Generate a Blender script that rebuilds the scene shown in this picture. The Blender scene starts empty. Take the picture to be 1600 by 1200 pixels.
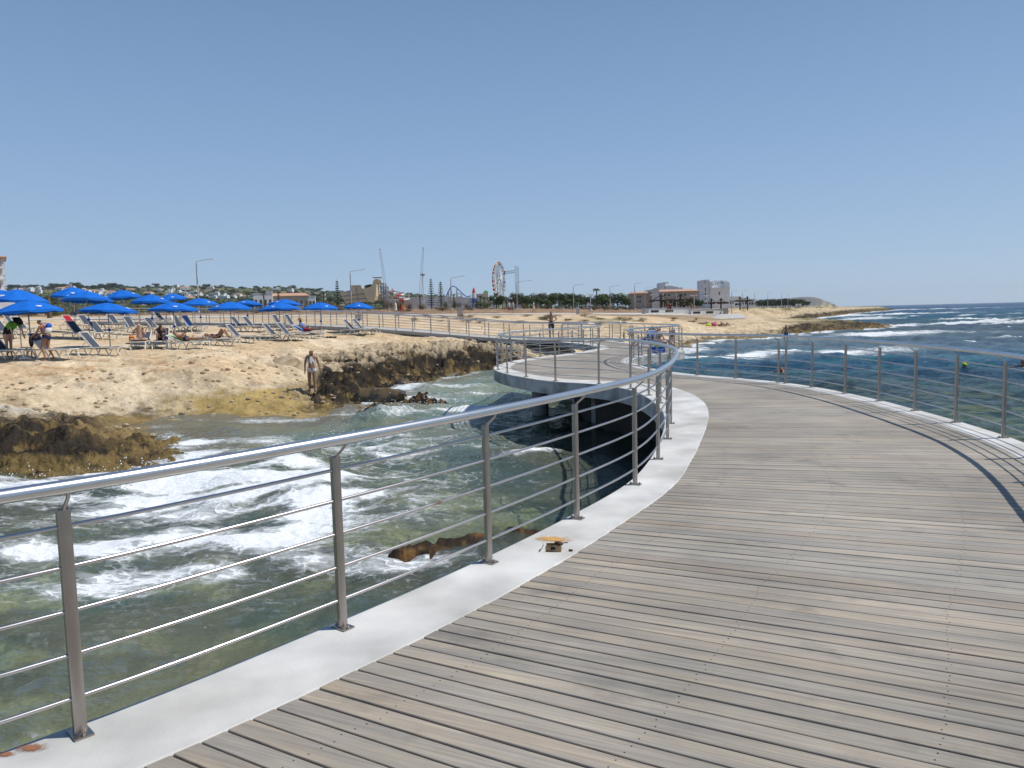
import bpy, bmesh, math, random
import numpy as np
from mathutils import Vector, Matrix
from mathutils.geometry import tessellate_polygon
random.seed(7)
S = bpy.context.scene
COL = S.collection
R = math.radians
# ------------------------------------------------------------------ camera
FPX = 1200.0; PITCH = R(5.17); ROLL = R(1.43); CZ = 1.7
cam = bpy.data.objects.new('camera', bpy.data.cameras.new('camera')); COL.objects.link(cam); S.camera = cam
_f = np.array([0, math.cos(PITCH), -math.sin(PITCH)]); _r0 = np.array([1., 0, 0]); _u0 = np.cross(_r0, _f)
_u = _u0*math.cos(ROLL)+_r0*math.sin(ROLL); _r = _r0*math.cos(ROLL)-_u0*math.sin(ROLL)
cam.matrix_world = Matrix(((_r[0], _u[0], -_f[0], 0), (_r[1], _u[1], -_f[1], 0), (_r[2], _u[2], -_f[2], CZ), (0, 0, 0, 1)))
cam.data.lens = 27.0; cam.data.sensor_width = 36.0; cam.data.clip_start = 0.05; cam.data.clip_end = 40000
# ------------------------------------------------------------------ light
SUN_EL = 54.0; SUN_AZ = 3.0     # from +X, turned a little behind the pier
w = bpy.data.worlds.new('World'); S.world = w; w.use_nodes = True
nt = w.node_tree; bg = nt.nodes['Background']
sky = nt.nodes.new('ShaderNodeTexSky'); sky.sky_type = 'NISHITA'; sky.sun_disc = False
sky.sun_elevation = R(SUN_EL); sky.sun_rotation = R(90-SUN_AZ); sky.altitude = 0; sky.air_density = 1.0; sky.dust_density = 0.35; sky.ozone_density = 1.6
tcw = nt.nodes.new('ShaderNodeTexCoord'); sxyz = nt.nodes.new('ShaderNodeSeparateXYZ'); nt.links.new(tcw.outputs['Generated'], sxyz.inputs[0])
rmp = nt.nodes.new('ShaderNodeValToRGB'); nt.links.new(sxyz.outputs[2], rmp.inputs[0]); el = rmp.color_ramp.elements
el[0].position = 0.0; el[0].color = (.40, .555, .735, 1); el[1].position = 1.0; el[1].color = (.05, .12, .30, 1)
for q, c in ((.06, (.345, .50, .72, 1)), (.2, (.255, .40, .635, 1)), (.42, (.145, .255, .46, 1))): e_ = el.new(q); e_.color = c
sc_ = nt.nodes.new('ShaderNodeVectorMath'); sc_.operation = 'SCALE'; nt.links.new(rmp.outputs[0], sc_.inputs[0]); sc_.inputs['Scale'].default_value = 1/0.12
mxw = nt.nodes.new('ShaderNodeMix'); mxw.data_type = 'RGBA'; mxw.inputs[0].default_value = .85; nt.links.new(sky.outputs[0], mxw.inputs[6]); nt.links.new(sc_.outputs[0], mxw.inputs[7])
nt.links.new(mxw.outputs[2], bg.inputs[0]); bg.inputs[1].default_value = 0.12
sl = bpy.data.lights.new('sun', 'SUN'); sl.energy = 4.3; sl.angle = R(0.5); sl.color = (1, 0.955, 0.88)
so = bpy.data.objects.new('sun', sl); COL.objects.link(so)
sd_ = Vector((math.cos(R(SUN_EL))*math.cos(R(SUN_AZ)), math.cos(R(SUN_EL))*math.sin(R(SUN_AZ)), math.sin(R(SUN_EL))))
so.rotation_euler = sd_.to_track_quat('Z', 'Y').to_euler(); so.location = (30, 0, 60)
S.view_settings.view_transform = 'Standard'; S.view_settings.look = 'None'; S.view_settings.gamma = 1; S.view_settings.exposure = 0.0
S.render.engine = 'CYCLES'; S.cycles.max_bounces = 8; S.cycles.transparent_max_bounces = 12
HAZE = 6e-5; S.cycles.volume_bounces = 0
S.cycles.caustics_reflective = False; S.cycles.caustics_refractive = False

# ------------------------------------------------------------------ geometry helpers
def ray(x, y): return _f+_r*(x-800)/FPX+_u*(600-y)/FPX
def G(x, y, z=0.0):
    d = ray(x, y); t = (z-CZ)/d[2]; return d*t+np.array([0, 0, CZ])
def DP(x, y, Y):
    d = ray(x, y); return d*Y/d[1]+np.array([0, 0, CZ])
def horizon(x): return 491.4-(x-800)*0.025
WZ = -1.5
_rs = np.random.RandomState(3); _perm = _rs.permutation(4096); _ga = _rs.rand(4096)*2*math.pi; _gx = np.cos(_ga); _gy = np.sin(_ga)
def noise(x, y):
    xi = np.floor(x).astype(np.int64); yi = np.floor(y).astype(np.int64); xf = x-xi; yf = y-yi
    u = xf*xf*xf*(xf*(xf*6-15)+10); v = yf*yf*yf*(yf*(yf*6-15)+10)
    def h(a, b): return _perm[(_perm[(a & 4095)]+b) & 4095]
    def g(a, b, dx, dy):
        k = h(a, b); return _gx[k]*dx+_gy[k]*dy
    a = g(xi, yi, xf, yf); b = g(xi+1, yi, xf-1, yf); c = g(xi, yi+1, xf, yf-1); d = g(xi+1, yi+1, xf-1, yf-1)
    return (a*(1-u)+b*u)*(1-v)+(c*(1-u)+d*u)*v*1.0
def fbm(x, y, o=4, gain=0.5):
    s = 0; a = 1.0
    for i in range(o): s = s+a*noise(x*2**i+17.3*i, y*2**i+5.1*i); a *= gain
    return s
def ridged(x, y, o=4, gain=0.5):
    s = 0; a = 1.0
    for i in range(o): s = s+a*(1-np.abs(noise(x*2**i+31.7*i, y*2**i+8.9*i))*2.4); a *= gain
    return s/2
def smooth(a, b, x): t = np.clip((x-a)/(b-a), 0, 1); return t*t*(3-2*t)

# ------------------------------------------------------------------ materials
def mat(name, col=(.5, .5, .5), rough=.6, metal=0.0, var=0.0, vscale=4.0, bump=0.0, bscale=40.0, spec=0.5, col2=None, mixs=(.45, .6), isl=0.0, stretch=(1, 1, 1), alpha=1.0, emit=0, detail=4):
    m = bpy.data.materials.new(name); m.use_nodes = True; t = m.node_tree; p = t.nodes['Principled BSDF']
    p.inputs['Roughness'].default_value = rough; p.inputs['Metallic'].default_value = metal; p.inputs['Specular IOR Level'].default_value = spec
    c = t.nodes.new('ShaderNodeRGB'); c.outputs[0].default_value = (*col, 1); out = c.outputs[0]
    tc = t.nodes.new('ShaderNodeTexCoord'); mp = t.nodes.new('ShaderNodeMapping'); mp.inputs['Scale'].default_value = stretch
    t.links.new(tc.outputs['Object'], mp.inputs[0])
    if col2:
        n = t.nodes.new('ShaderNodeTexNoise'); n.inputs['Scale'].default_value = vscale; n.inputs['Detail'].default_value = 6; t.links.new(mp.outputs[0], n.inputs[0])
        r = t.nodes.new('ShaderNodeMapRange'); r.inputs[1].default_value = mixs[0]; r.inputs[2].default_value = mixs[1]; t.links.new(n.outputs[0], r.inputs[0])
        mx = t.nodes.new('ShaderNodeMix'); mx.data_type = 'RGBA'; t.links.new(r.outputs[0], mx.inputs[0]); t.links.new(out, mx.inputs[6]); mx.inputs[7].default_value = (*col2, 1); out = mx.outputs[2]
    if var or isl:
        hs = t.nodes.new('ShaderNodeHueSaturation'); t.links.new(out, hs.inputs['Color']); v = None
        if var:
            n = t.nodes.new('ShaderNodeTexNoise'); n.inputs['Scale'].default_value = vscale*1.7; n.inputs['Detail'].default_value = detail; t.links.new(mp.outputs[0], n.inputs[0])
            r = t.nodes.new('ShaderNodeMapRange'); r.inputs[1].default_value = .3; r.inputs[2].default_value = .7; r.inputs[3].default_value = 1-var; r.inputs[4].default_value = 1+var; t.links.new(n.outputs[0], r.inputs[0]); v = r.outputs[0]
        if isl:
            g = t.nodes.new('ShaderNodeNewGeometry'); r2 = t.nodes.new('ShaderNodeMapRange'); r2.inputs[3].default_value = 1-isl; r2.inputs[4].default_value = 1+isl
            t.links.new(g.outputs['Random Per Island'], r2.inputs[0])
            if v is None: v = r2.outputs[0]
            else:
                mm = t.nodes.new('ShaderNodeMath'); mm.operation = 'MULTIPLY'; t.links.new(v, mm.inputs[0]); t.links.new(r2.outputs[0], mm.inputs[1]); v = mm.outputs[0]
        t.links.new(v, hs.inputs['Value']); out = hs.outputs[0]
    t.links.new(out, p.inputs['Base Color'])
    if bump:
        n = t.nodes.new('ShaderNodeTexNoise'); n.inputs['Scale'].default_value = bscale; n.inputs['Detail'].default_value = 5; t.links.new(mp.outputs[0], n.inputs[0])
        b = t.nodes.new('ShaderNodeBump'); b.inputs['Strength'].default_value = bump; b.inputs['Distance'].default_value = .02; t.links.new(n.outputs[0], b.inputs['Height']); t.links.new(b.outputs[0], p.inputs['Normal'])
    return m
M = {}
M['handrail'] = mat('handrail_steel', (.66, .66, .66), .30, 1.0, var=.06, vscale=3)
M['post'] = mat('post_steel', (.40, .365, .335), .36, 1.0, var=.15, vscale=5, col2=(.30, .22, .16), mixs=(.55, .75), stretch=(1, 1, .4))
M['rod'] = mat('rod_steel', (.58, .54, .52), .3, 1.0, var=.1, vscale=2.2, col2=(.28, .12, .05), mixs=(.64, .70))
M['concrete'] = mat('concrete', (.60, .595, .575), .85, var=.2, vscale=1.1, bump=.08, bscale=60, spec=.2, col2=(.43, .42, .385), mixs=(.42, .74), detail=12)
M['concrete_shaded'] = mat('concrete_shaded', (.40, .41, .41), .85, var=.2, vscale=1.5, bump=.3, bscale=25, spec=.2, col2=(.22, .225, .22), mixs=(.45, .65), detail=8)  # darker copy of concrete; shade of the fascia put into the colour
M['dark_block'] = mat('light_block_black', (.05, .05, .05), .9, var=.2, vscale=1); M['dark_under'] = mat('shade_black', (.02, .018, .016), .9)  # near-black for the added light block, and shade below planks and in recesses
M['grey_conc'] = mat('grey_concrete', (.42, .40, .37), .9, var=.12, vscale=.5)
M['skin_fair'] = mat('fair_skin', (.55, .33, .23), .55, var=.06, vscale=6)
M['skin_tan'] = mat('tanned_skin', (.33, .17, .10), .5, var=.08, vscale=6)
M['skin_dark'] = mat('deep_tan_skin', (.20, .10, .06), .5, var=.08, vscale=6)
def fab(n, c, **k): M[n] = mat(n+'_cloth', c, .8, var=.08, vscale=7, spec=.2, **k)
fab('blue', (.0, .10, .58)); fab('white', (.75, .75, .74)); fab('black', (.015, .015, .02)); fab('green', (.12, .40, .05)); fab('navy', (.02, .03, .09))
fab('red', (.35, .015, .03)); fab('royal', (.02, .10, .45)); fab('orange', (.75, .26, .03)); fab('skyblue', (.03, .28, .75)); fab('grey', (.25, .25, .26)); fab('slate', (.10, .14, .24))
fab('denim', (.12, .19, .42)); fab('pink', (.55, .12, .2)); fab('teal', (.02, .25, .3)); fab('lime', (.55, .65, .02)); fab('straw', (.32, .2, .1))
M['stripe'] = mat('green_striped_towel', (.10, .32, .10), .85, col2=(.6, .62, .45), vscale=3, mixs=(.48, .52), stretch=(1, 8, 1))
M['hair_grey'] = mat('grey_hair', (.30, .28, .25), .7); M['hair_dark'] = mat('dark_hair', (.02, .015, .012), .6); M['hair_blond'] = mat('blond_hair', (.42, .30, .16), .7)
M['eye'] = mat('eye_dark', (.02, .02, .02), .3); M['lips'] = mat('lips', (.35, .12, .10), .5)
M['sling'] = mat('lounger_mesh_fabric', (.075, .088, .115), .95, var=.12, vscale=5, spec=.0)
M['lframe'] = mat('lounger_white_plastic', (.72, .69, .62), .45, var=.06, vscale=4)
M['canopy'] = mat('blue_canopy', (.005, .135, .56), .7, var=.08, vscale=2, spec=.25)
M['pole'] = mat('painted_pole', (.45, .46, .47), .4, metal=.3, var=.05)
M['lamp'] = mat('lamp_pole_grey', (.50, .50, .50), .5, var=.05)
M['white_wall'] = mat('white_render_wall', (.72, .73, .73), .85, var=.05, vscale=.3)
M['beige_wall'] = mat('beige_stone_wall', (.42, .36, .30), .9, var=.08, vscale=.5)
M['tile'] = mat('terracotta_tile', (.52, .30, .20), .85, var=.15, vscale=.7)
M['window'] = mat('dark_window_glass', (.03, .04, .055), .15)
M['winframe'] = mat('window_frame', (.4, .4, .4), .5)
M['wood_dark'] = mat('brown_timber', (.09, .045, .025), .75, var=.2, vscale=2)
M['cream'] = mat('cream_panel', (.68, .58, .38), .7, var=.1, vscale=.4)
M['steelw'] = mat('white_steel', (.62, .62, .62), .5); M['steelg'] = mat('grey_steel', (.33, .34, .36), .5); M['greenm'] = mat('green_steel', (.05, .28, .12), .5)
M['redp'] = mat('red_plastic', (.55, .08, .05), .4); M['bluep'] = mat('blue_plastic', (.04, .12, .5), .4); M['orangep'] = mat('orange_plastic', (.75, .28, .05), .45)
M['bark'] = mat('bark', (.12, .085, .055), .9, var=.2, vscale=3)
def leafmat(n, c, c2): M[n] = mat(n, c, .7, col2=c2, vscale=.35, mixs=(.42, .6), isl=.45, spec=.2)
leafmat('leaf_green', (.05, .085, .022), (.085, .11, .03)); leafmat('leaf_grey', (.075, .085, .045), (.11, .12, .06)); leafmat('leaf_dark', (.045, .065, .032), (.07, .085, .045))
leafmat('leaf_brown', (.16, .10, .055), (.11, .085, .04)); leafmat('leaf_dry', (.20, .16, .085), (.13, .12, .055)); leafmat('leaf_yellow', (.16, .18, .03), (.11, .12, .04))

# ------------------------------------------------------------------ mesh builder
class MB:
    def __init__(s): s.v = []; s.f = []; s.m = []; s.cm = 0
    def add(s, v, f):
        o = len(s.v); s.v += [tuple(map(float, p)) for p in v]; s.f += [tuple(i+o for i in q) for q in f]; s.m += [s.cm]*len(f); return s
    def box(s, c, d, rz=0, rx=0, ry=0, taper=1.0):
        h = Vector(d)/2; mt = Matrix.Rotation(rz, 3, 'Z') @ Matrix.Rotation(ry, 3, 'Y') @ Matrix.Rotation(rx, 3, 'X'); v = []
        for z in (-1, 1):
            k = 1 if z < 0 else taper
            for x, y in ((-1, -1), (1, -1), (1, 1), (-1, 1)): v.append(Vector(c)+mt @ Vector((x*h.x*k, y*h.y*k, z*h.z)))
        return s.add(v, [(3, 2, 1, 0), (4, 5, 6, 7), (0, 1, 5, 4), (1, 2, 6, 5), (2, 3, 7, 6), (3, 0, 4, 7)])
    def tube(s, pts, r, n=8, cap=True, closed=False, flat=1.0):
        pts = [Vector(p) for p in pts]; rr = r if hasattr(r, '__len__') else [r]*len(pts); v = []; N = len(pts); prev = None
        for i, p in enumerate(pts):
            a = pts[i-1] if (i > 0 or closed) else p; b = pts[(i+1) % N] if (i < N-1 or closed) else p
            t = (b-a)
            t = t.normalized() if t.length > 1e-9 else Vector((0, 0, 1))
            if prev is None: x = t.orthogonal().normalized() if abs(t.z) > .99 else Vector((0, 0, 1)).cross(t).normalized()
            else:
                x = prev-t*prev.dot(t)
                x = x.normalized() if x.length > 1e-6 else t.orthogonal().normalized()
            prev = x; y = t.cross(x)
            for k in range(n): a_ = 2*math.pi*k/n; v.append(p+x*math.cos(a_)*rr[i]+y*math.sin(a_)*rr[i]*flat)
        f = []
        for i in range(N if closed else N-1):
            j = (i+1) % N
            for k in range(n): f.append((i*n+k, i*n+(k+1) % n, j*n+(k+1) % n, j*n+k))
        if cap and not closed: f.append(tuple(range(n-1, -1, -1))); f.append(tuple((N-1)*n+k for k in range(n)))
        return s.add(v, f)
    def lathe(s, prof, n=12, c=(0, 0, 0)):
        v = []; f = []
        for r_, z in prof:
            for k in range(n): a = 2*math.pi*k/n; v.append((c[0]+r_*math.cos(a), c[1]+r_*math.sin(a), c[2]+z))
        for i in range(len(prof)-1):
            for k in range(n): f.append((i*n+k, i*n+(k+1) % n, (i+1)*n+(k+1) % n, (i+1)*n+k))
        f.append(tuple(range(n-1, -1, -1))); f.append(tuple((len(prof)-1)*n+k for k in range(n)))
        return s.add(v, f)
    def ball(s, c, r, n=8, m=6):
        r = r if hasattr(r, '__len__') else (r, r, r); v = [(c[0], c[1], c[2]-r[2])]; f = []
        for i in range(1, m):
            ph = math.pi*i/m-math.pi/2
            for k in range(n): a = 2*math.pi*k/n; v.append((c[0]+r[0]*math.cos(ph)*math.cos(a), c[1]+r[1]*math.cos(ph)*math.sin(a), c[2]+r[2]*math.sin(ph)))
        v.append((c[0], c[1], c[2]+r[2])); L = len(v)-1
        for k in range(n):
            f.append((0, 1+(k+1) % n, 1+k)); f.append((L, L-n+k, L-n+(k+1) % n))
            for i in range(m-2): f.append((1+i*n+k, 1+i*n+(k+1) % n, 1+(i+1)*n+(k+1) % n, 1+(i+1)*n+k))
        return s.add(v, f)
    def prism(s, poly, z0, z1):
        n = len(poly); v = [(x, y, z0) for x, y in poly]+[(x, y, z1) for x, y in poly]
        tr = tessellate_polygon([[Vector((x, y, 0)) for x, y in poly]])
        f = []
        for a, b, c in tr:
            A, B, C = poly[a], poly[b], poly[c]
            if (B[0]-A[0])*(C[1]-A[1])-(B[1]-A[1])*(C[0]-A[0]) < 0: b, c = c, b
            f.append((a+n, b+n, c+n)); f.append((c, b, a))
        ar = sum(poly[i][0]*poly[(i+1) % n][1]-poly[(i+1) % n][0]*poly[i][1] for i in range(n))
        for i in range(n):
            j = (i+1) % n; f.append((i, j, j+n, i+n) if ar > 0 else (j, i, i+n, j+n))
        return s.add(v, f)
    def build(s, name, mats, parent=None, smooth_=False, bevel=0, auto=None):
        me = bpy.data.meshes.new(name); me.from_pydata(s.v, [], s.f)
        mats = mats if isinstance(mats, (list, tuple)) else [mats]
        for m in mats: me.materials.append(M[m] if isinstance(m, str) else m)
        if len(mats) > 1: me.polygons.foreach_set('material_index', s.m)
        if smooth_ or auto: me.polygons.foreach_set('use_smooth', [True]*len(me.polygons))
        if auto:
            try: me.set_sharp_from_angle(angle=R(auto))
            except Exception: pass
        me.update(); o = bpy.data.objects.new(name, me); COL.objects.link(o)
        if parent: o.parent = parent
        return o
def tag(o, label=None, cat=None, group=None, kind=None):
    if label: o['label'] = label
    if cat: o['category'] = cat
    if group: o['group'] = group
    if kind: o['kind'] = kind
    return o
def empty(name, loc=(0, 0, 0), rz=0, **k):
    o = bpy.data.objects.new(name, None); o.empty_display_size = .2; COL.objects.link(o); o.location = loc; o.rotation_euler = (0, 0, rz)
    if k: tag(o, **k)
    return o
def copy_tree(o, parent=None):
    c = o.copy(); COL.objects.link(c); c.parent = parent
    for ch in list(o.children): copy_tree(ch, c)
    return c
def setloc(o, p, rz=0, s=None):
    o.location = p; o.rotation_euler = (0, 0, rz)
    if s is not None: o.scale = (s, s, s) if not hasattr(s, '__len__') else s
    return o
def grid_mesh(name, X, Y, Z, mats, attrs=None):
    nr, nc = X.shape; me = bpy.data.meshes.new(name)
    co = np.stack([X, Y, Z], -1).reshape(-1, 3).astype(np.float32)
    idx = np.arange(nr*nc).reshape(nr, nc); q = np.stack([idx[:-1, :-1], idx[:-1, 1:], idx[1:, 1:], idx[1:, :-1]], -1).reshape(-1, 4)
    nf = len(q); me.vertices.add(len(co)); me.vertices.foreach_set('co', co.ravel()); me.loops.add(nf*4); me.polygons.add(nf)
    me.loops.foreach_set('vertex_index', q.ravel().astype(np.int32)); me.polygons.foreach_set('loop_start', (np.arange(nf)*4).astype(np.int32))
    me.polygons.foreach_set('use_smooth', np.ones(nf, dtype=bool)); me.update(calc_edges=True)
    for k, a in (attrs or {}).items():
        if a.ndim == 3:
            t = me.attributes.new(k, 'FLOAT_COLOR', 'POINT'); c = np.ones((nr*nc, 4), np.float32); c[:, :3] = a.reshape(-1, 3); t.data.foreach_set('color', c.ravel())
        else:
            t = me.attributes.new(k, 'FLOAT', 'POINT'); t.data.foreach_set('value', a.reshape(-1).astype(np.float32))
    me.materials.append(mats); o = bpy.data.objects.new(name, me); COL.objects.link(o); return o
def catmull(P, step=.25, closed=False):
    P = [np.array(p, float) for p in P]; out = []
    for i in range(len(P)-1):
        p0 = P[max(i-1, 0)]; p1 = P[i]; p2 = P[i+1]; p3 = P[min(i+2, len(P)-1)]
        n = max(2, int(np.linalg.norm(p2-p1)/step))
        for k in range(n):
            t = k/n; out.append(.5*((2*p1)+(-p0+p2)*t+(2*p0-5*p1+4*p2-p3)*t*t+(-p0+3*p1-3*p2+p3)*t**3))
    out.append(P[-1]); return np.array(out)
def inpoly(X, Y, poly):
    ins = np.zeros(X.shape, bool); n = len(poly)
    for i in range(n):
        x0, y0 = poly[i]; x1, y1 = poly[(i+1) % n]
        if y0 == y1: continue
        c = ((y0 > Y) != (y1 > Y)) & (X < (x1-x0)*(Y-y0)/(y1-y0)+x0); ins ^= c
    return ins
def distpoly(X, Y, P):
    best = np.full(X.shape, 1e18)
    for (x0, y0), (x1, y1) in zip(P[:-1], P[1:]):
        dx = x1-x0; dy = y1-y0; t = np.clip(((X-x0)*dx+(Y-y0)*dy)/(dx*dx+dy*dy+1e-9), 0, 1)
        best = np.minimum(best, (X-x0-t*dx)**2+(Y-y0-t*dy)**2)
    return np.sqrt(best)

# ------------------------------------------------------------------ terrain
COAST = [(-70, 13), (-30, 15), (-15, 16.6), (-11.3, 16.5), (-9.6, 16.0), (-8.5, 16.9), (-8.15, 18.2), (-8.9, 20.2), (-10.4, 22.0), (-11.6, 24.3), (-10.7, 25.4), (-8.5, 24.9), (-7.0, 25.1), (-6.3, 25.9), (-5.4, 27.2), (-5.6, 29.5), (-6.1, 31.5), (-5.6, 34.5), (-4.7, 37.0), (-3.6, 41.5), (-1.9, 44.0), (-.5, 45.2), (1.6, 45.5), (3.2, 45.0), (5.5, 47), (9, 53), (13, 63), (18, 73), (21.3, 79.4), (28.3, 84), (33, 90), (36, 97.0), (44, 101), (52, 108), (61, 121), (52, 128), (47, 140), (52, 160), (66, 185), (83, 211), (110, 262), (144, 326), (200, 420), (253, 502), (262, 540), (290, 700), (420, 1400), (900, 3000), (1500, 4300), (2090, 4900), (2120, 5050), (2000, 5500)]
LAND = COAST+[(-9500, 5500), (-9500, 13)]
TX = [-900, 0, 300, 450, 560, 700, 800, 900, 1000, 1150, 1250, 1400, 1600]
TD = [14, 20, 25, 28, 31, 34, 38, 44, 50, 57, 64, 80, 100, 133, 200, 300, 420, 700, 1100, 1600, 2300, 3500, 9000]
TH = {
 -900: [-.6, -.7, -.4, .1, .5, .9, 1.0, 1.4, 1.5, 1.7, 1.8, 2.5, 3, 3.6, 5, 8, 12, 25, 50, 85, 110, 90, 60],
 0: [-.7, -.75, -.45, .02, .42, .7, .95, 1.35, 1.5, 1.75, 1.9, 2.5, 2.9, 3.3, 4.4, 6, 8, 18, 40, 78, 106, 70, 40],
 300: [-1, -1, -.9, -.45, .2, .35, .5, .75, 1.0, 1.42, 1.65, 2.2, 2.7, 3.0, 4.0, 5.5, 7, 15, 35, 68, 96, 60, 30],
 450: [-1, -1, -1, -.9, -.5, -.1, .15, .45, .8, 1.25, 1.5, 1.95, 2.4, 2.7, 3.8, 5, 6, 12, 30, 60, 88, 50, 20],
 560: [-1, -1, -1, -1, -1, -.8, -.45, -.05, .62, 1.05, 1.25, 1.75, 2.2, 2.5, 3.6, 5, 6, 10, 24, 48, 78, 40, 15],
 700: [-1, -1, -1, -1, -1, -1, -1, -.5, .25, .8, 1.1, 1.6, 1.9, 2.3, 3.4, 4.5, 5, 8, 18, 35, 58, 30, 10],
 800: [-1, -1, -1, -1, -1, -1, -1, -.9, -.3, .35, .8, 1.4, 1.7, 2.1, 3.0, 4, 4.6, 6, 12, 22, 34, 20, 8],
 900: [-1, -1, -1, -1, -1, -1, -1, -1, -.3, .1, .6, 1.2, 1.55, 1.9, 2.4, 3.5, 4, 5, 8, 10, 12, 8, 4],
 1000: [-1, -1, -1, -1, -1, -1, -1, -1, -.9, -.4, 0.0, .7, 1.05, 1.4, 2.0, 2.6, 3, 4, 5, 6, 7, 6, 4],
 1150: [-1, -1, -1, -1, -1, -1, -1, -1, -1, -1, -1.2, -1.0, -.45, .75, 1.6, 2, 2.2, 2.6, 3, 3, 4, 5, 4],
 1250: [-1, -1, -1, -1, -1, -1, -1, -1, -1, -1, -1.2, -1.1, -.95, 0.05, .95, 1.4, 1.6, 1.8, 2, 2, 3, 4, 4],
 1400: [-1, -1, -1, -1, -1, -1, -1, -1, -1, -1, -1, -1, -1, -.9, -.6, .1, .6, .8, 1, 1, 1, 1, 1],
 1600: [-1]*16+[0, 0, 0, 0, 0, 0, 0]}
_T = np.array([TH[x] for x in TX]); _LD = np.log(TD)
def base_h(X, Y):
    d = np.sqrt(X*X+Y*Y); az = np.where(Y > .1, 800+1200*X/np.maximum(Y, .1), np.where(X < 0, -900, 1600)); az = np.clip(az, TX[0], TX[-1])
    ld = np.clip(np.log(np.maximum(np.maximum(Y, d*.6), 1)), _LD[0], _LD[-1])
    i = np.clip(np.searchsorted(TX, az)-1, 0, len(TX)-2); tx = np.array(TX); u = (az-tx[i])/(tx[i+1]-tx[i]); u = u*u*(3-2*u)
    j = np.clip(np.searchsorted(_LD, ld)-1, 0, len(TD)-2); v = (ld-_LD[j])/(_LD[j+1]-_LD[j])
    return (_T[i, j]*(1-u)+_T[i+1, j]*u)*(1-v)+(_T[i, j+1]*(1-u)+_T[i+1, j+1]*u)*v
def azi(X, Y): return np.where(Y > .1, 800+1200*X/np.maximum(Y, .1), 0)
def blob(X, Y, cx, cy, rx, ry, a=0):
    c = math.cos(a); s = math.sin(a); u = ((X-cx)*c+(Y-cy)*s)/rx; v = (-(X-cx)*s+(Y-cy)*c)/ry; return np.exp(-(u*u+v*v))
def terrain(X, Y, want=False):
    X = np.asarray(X, float); Y = np.asarray(Y, float)
    wob = fbm(X*.55, Y*.55, 3)*.55*np.clip(np.sqrt(X*X+Y*Y)/25, .6, 4)*smooth(2200, 900, np.hypot(X, Y))
    Sd = distpoly(X, Y, COAST); ins = inpoly(X, Y, LAND); Sd = np.where(ins, Sd, -Sd)+wob
    a = azi(X, Y); H = base_h(X, Y); far = np.clip(np.hypot(X, Y)/60, 1, 6)
    # steepness of the shore by place
    out1 = smooth(-6.5, -8.5, X)*smooth(22.5, 20.5, Y)*smooth(8, 12, Y)
    cliff = smooth(470, 520, a)*smooth(860, 760, a)*smooth(26, 30, Y); rr = smooth(1215, 1260, a)
    wid = 5.0*np.ones_like(X); wid = wid*(1-out1)+2.2*out1; wid = wid*(1-cliff)+2.8*cliff; wid = wid*(1-rr)+3.0*rr; wid = np.maximum(wid*np.clip(far, 1, 2), np.hypot(X, Y)*.022)
    t = smooth(0, 1, np.clip(Sd/wid, 0, 1))
    Hh = np.where(cliff > .01, np.maximum(H, H*(1-cliff)+np.maximum(np.minimum(H, .05), -.6)*cliff*smooth(7, 4, Sd)+H*cliff*(1-smooth(7, 4, Sd))+0), H)
    z = np.where(Sd > 0, WZ-.05+(Hh-WZ+.05)*t, WZ-.05-(1.15*(1-np.exp(Sd/3.0))+np.clip(-Sd-6, 0, 60)*.06))
    # rock relief
    rock = np.clip(out1*.5+cliff*smooth(6, 3, Sd)+smooth(5, 1.5, Sd)*.10+rr*smooth(16, 6, Sd)+smooth(1000, 1150, a)*smooth(30, 8, Sd)*.35+smooth(420, 470, a)*smooth(860, 800, a)*smooth(8, 5, Sd)*smooth(26, 29, Y)*.6*smooth(-.1, .25, fbm(X*.3+8, Y*.3, 3)), 0, 1)*(Sd > -4)
    sc = 1/np.clip(far, 1, 1.8)
    rg = ridged(X*.75*sc+3, Y*.75*sc, 6, .62)-.55; rg = rg+.35*np.tanh(5*noise(X*1.1*sc+50, Y*1.1*sc))*.5
    pit = -np.clip(ridged(X*2.1+9, Y*2.1, 4, .6)-.62, 0, 1)*.9; z = z+rock*smooth(-.5, .5, Sd)*smooth(90, 50, Y)*(pit*.45+.10*fbm(X*4.2, Y*4.2, 3))
    z = z+rock*np.where(Sd > -.3, 1, .5)*rg*.58*np.clip(1.25-far*.28, .45, 1)
    # ledges: quantised steps on the sand rock
    led = smooth(12, 8, Sd)*smooth(0.5, 2, Sd)*smooth(10, 14, Y)*(1-out1)*smooth(90, 60, Y)
    q = fbm(X*.35, Y*.9, 4); z = z+led*(.06*np.tanh(7*q)+.04*fbm(X*3, Y*3, 3))
    z = z+(Sd > 0)*.05*fbm(X*.6, Y*.6, 4)*np.clip(far, 1, 4)+(Sd > 0)*.012*fbm(X*4, Y*4, 2)
    # sea bed boulders
    uw = smooth(.3, -1, Sd)*smooth(80, 40, Y); z = z+uw*(.5*ridged(X*.55, Y*.55, 4)-.30)*np.clip(-Sd/2, .15, 1.0)
    for cx, cy, rx, ry, h in ((-.95, 10.4, 1.5, .6, 1.42), (.2, 11.0, 1.0, .5, 1.32), (-1.9, 10.0, .8, .5, .8), (.1, 12.6, .9, .35, .75), (-3.35, 28.2, 1.4, .6, 1.5), (-4.7, 26.6, 1.3, .7, 1.35), (-6.3, 24.0, 1.2, .6, .9), (-2.0, 26.0, 1.2, .5, 1.1), (-3.4, 30.8, .9, .5, 1.35)):
        bb = WZ-1.2+h*blob(X, Y, cx, cy, rx*1.3, ry*1.4, .3)*(1+.25*fbm(X*2.2, Y*2.2, 3)); z = np.maximum(z, np.minimum(bb, WZ+.07+.09*fbm(X*2.5, Y*2.5, 4)) if cy < 13 else bb)
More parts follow.
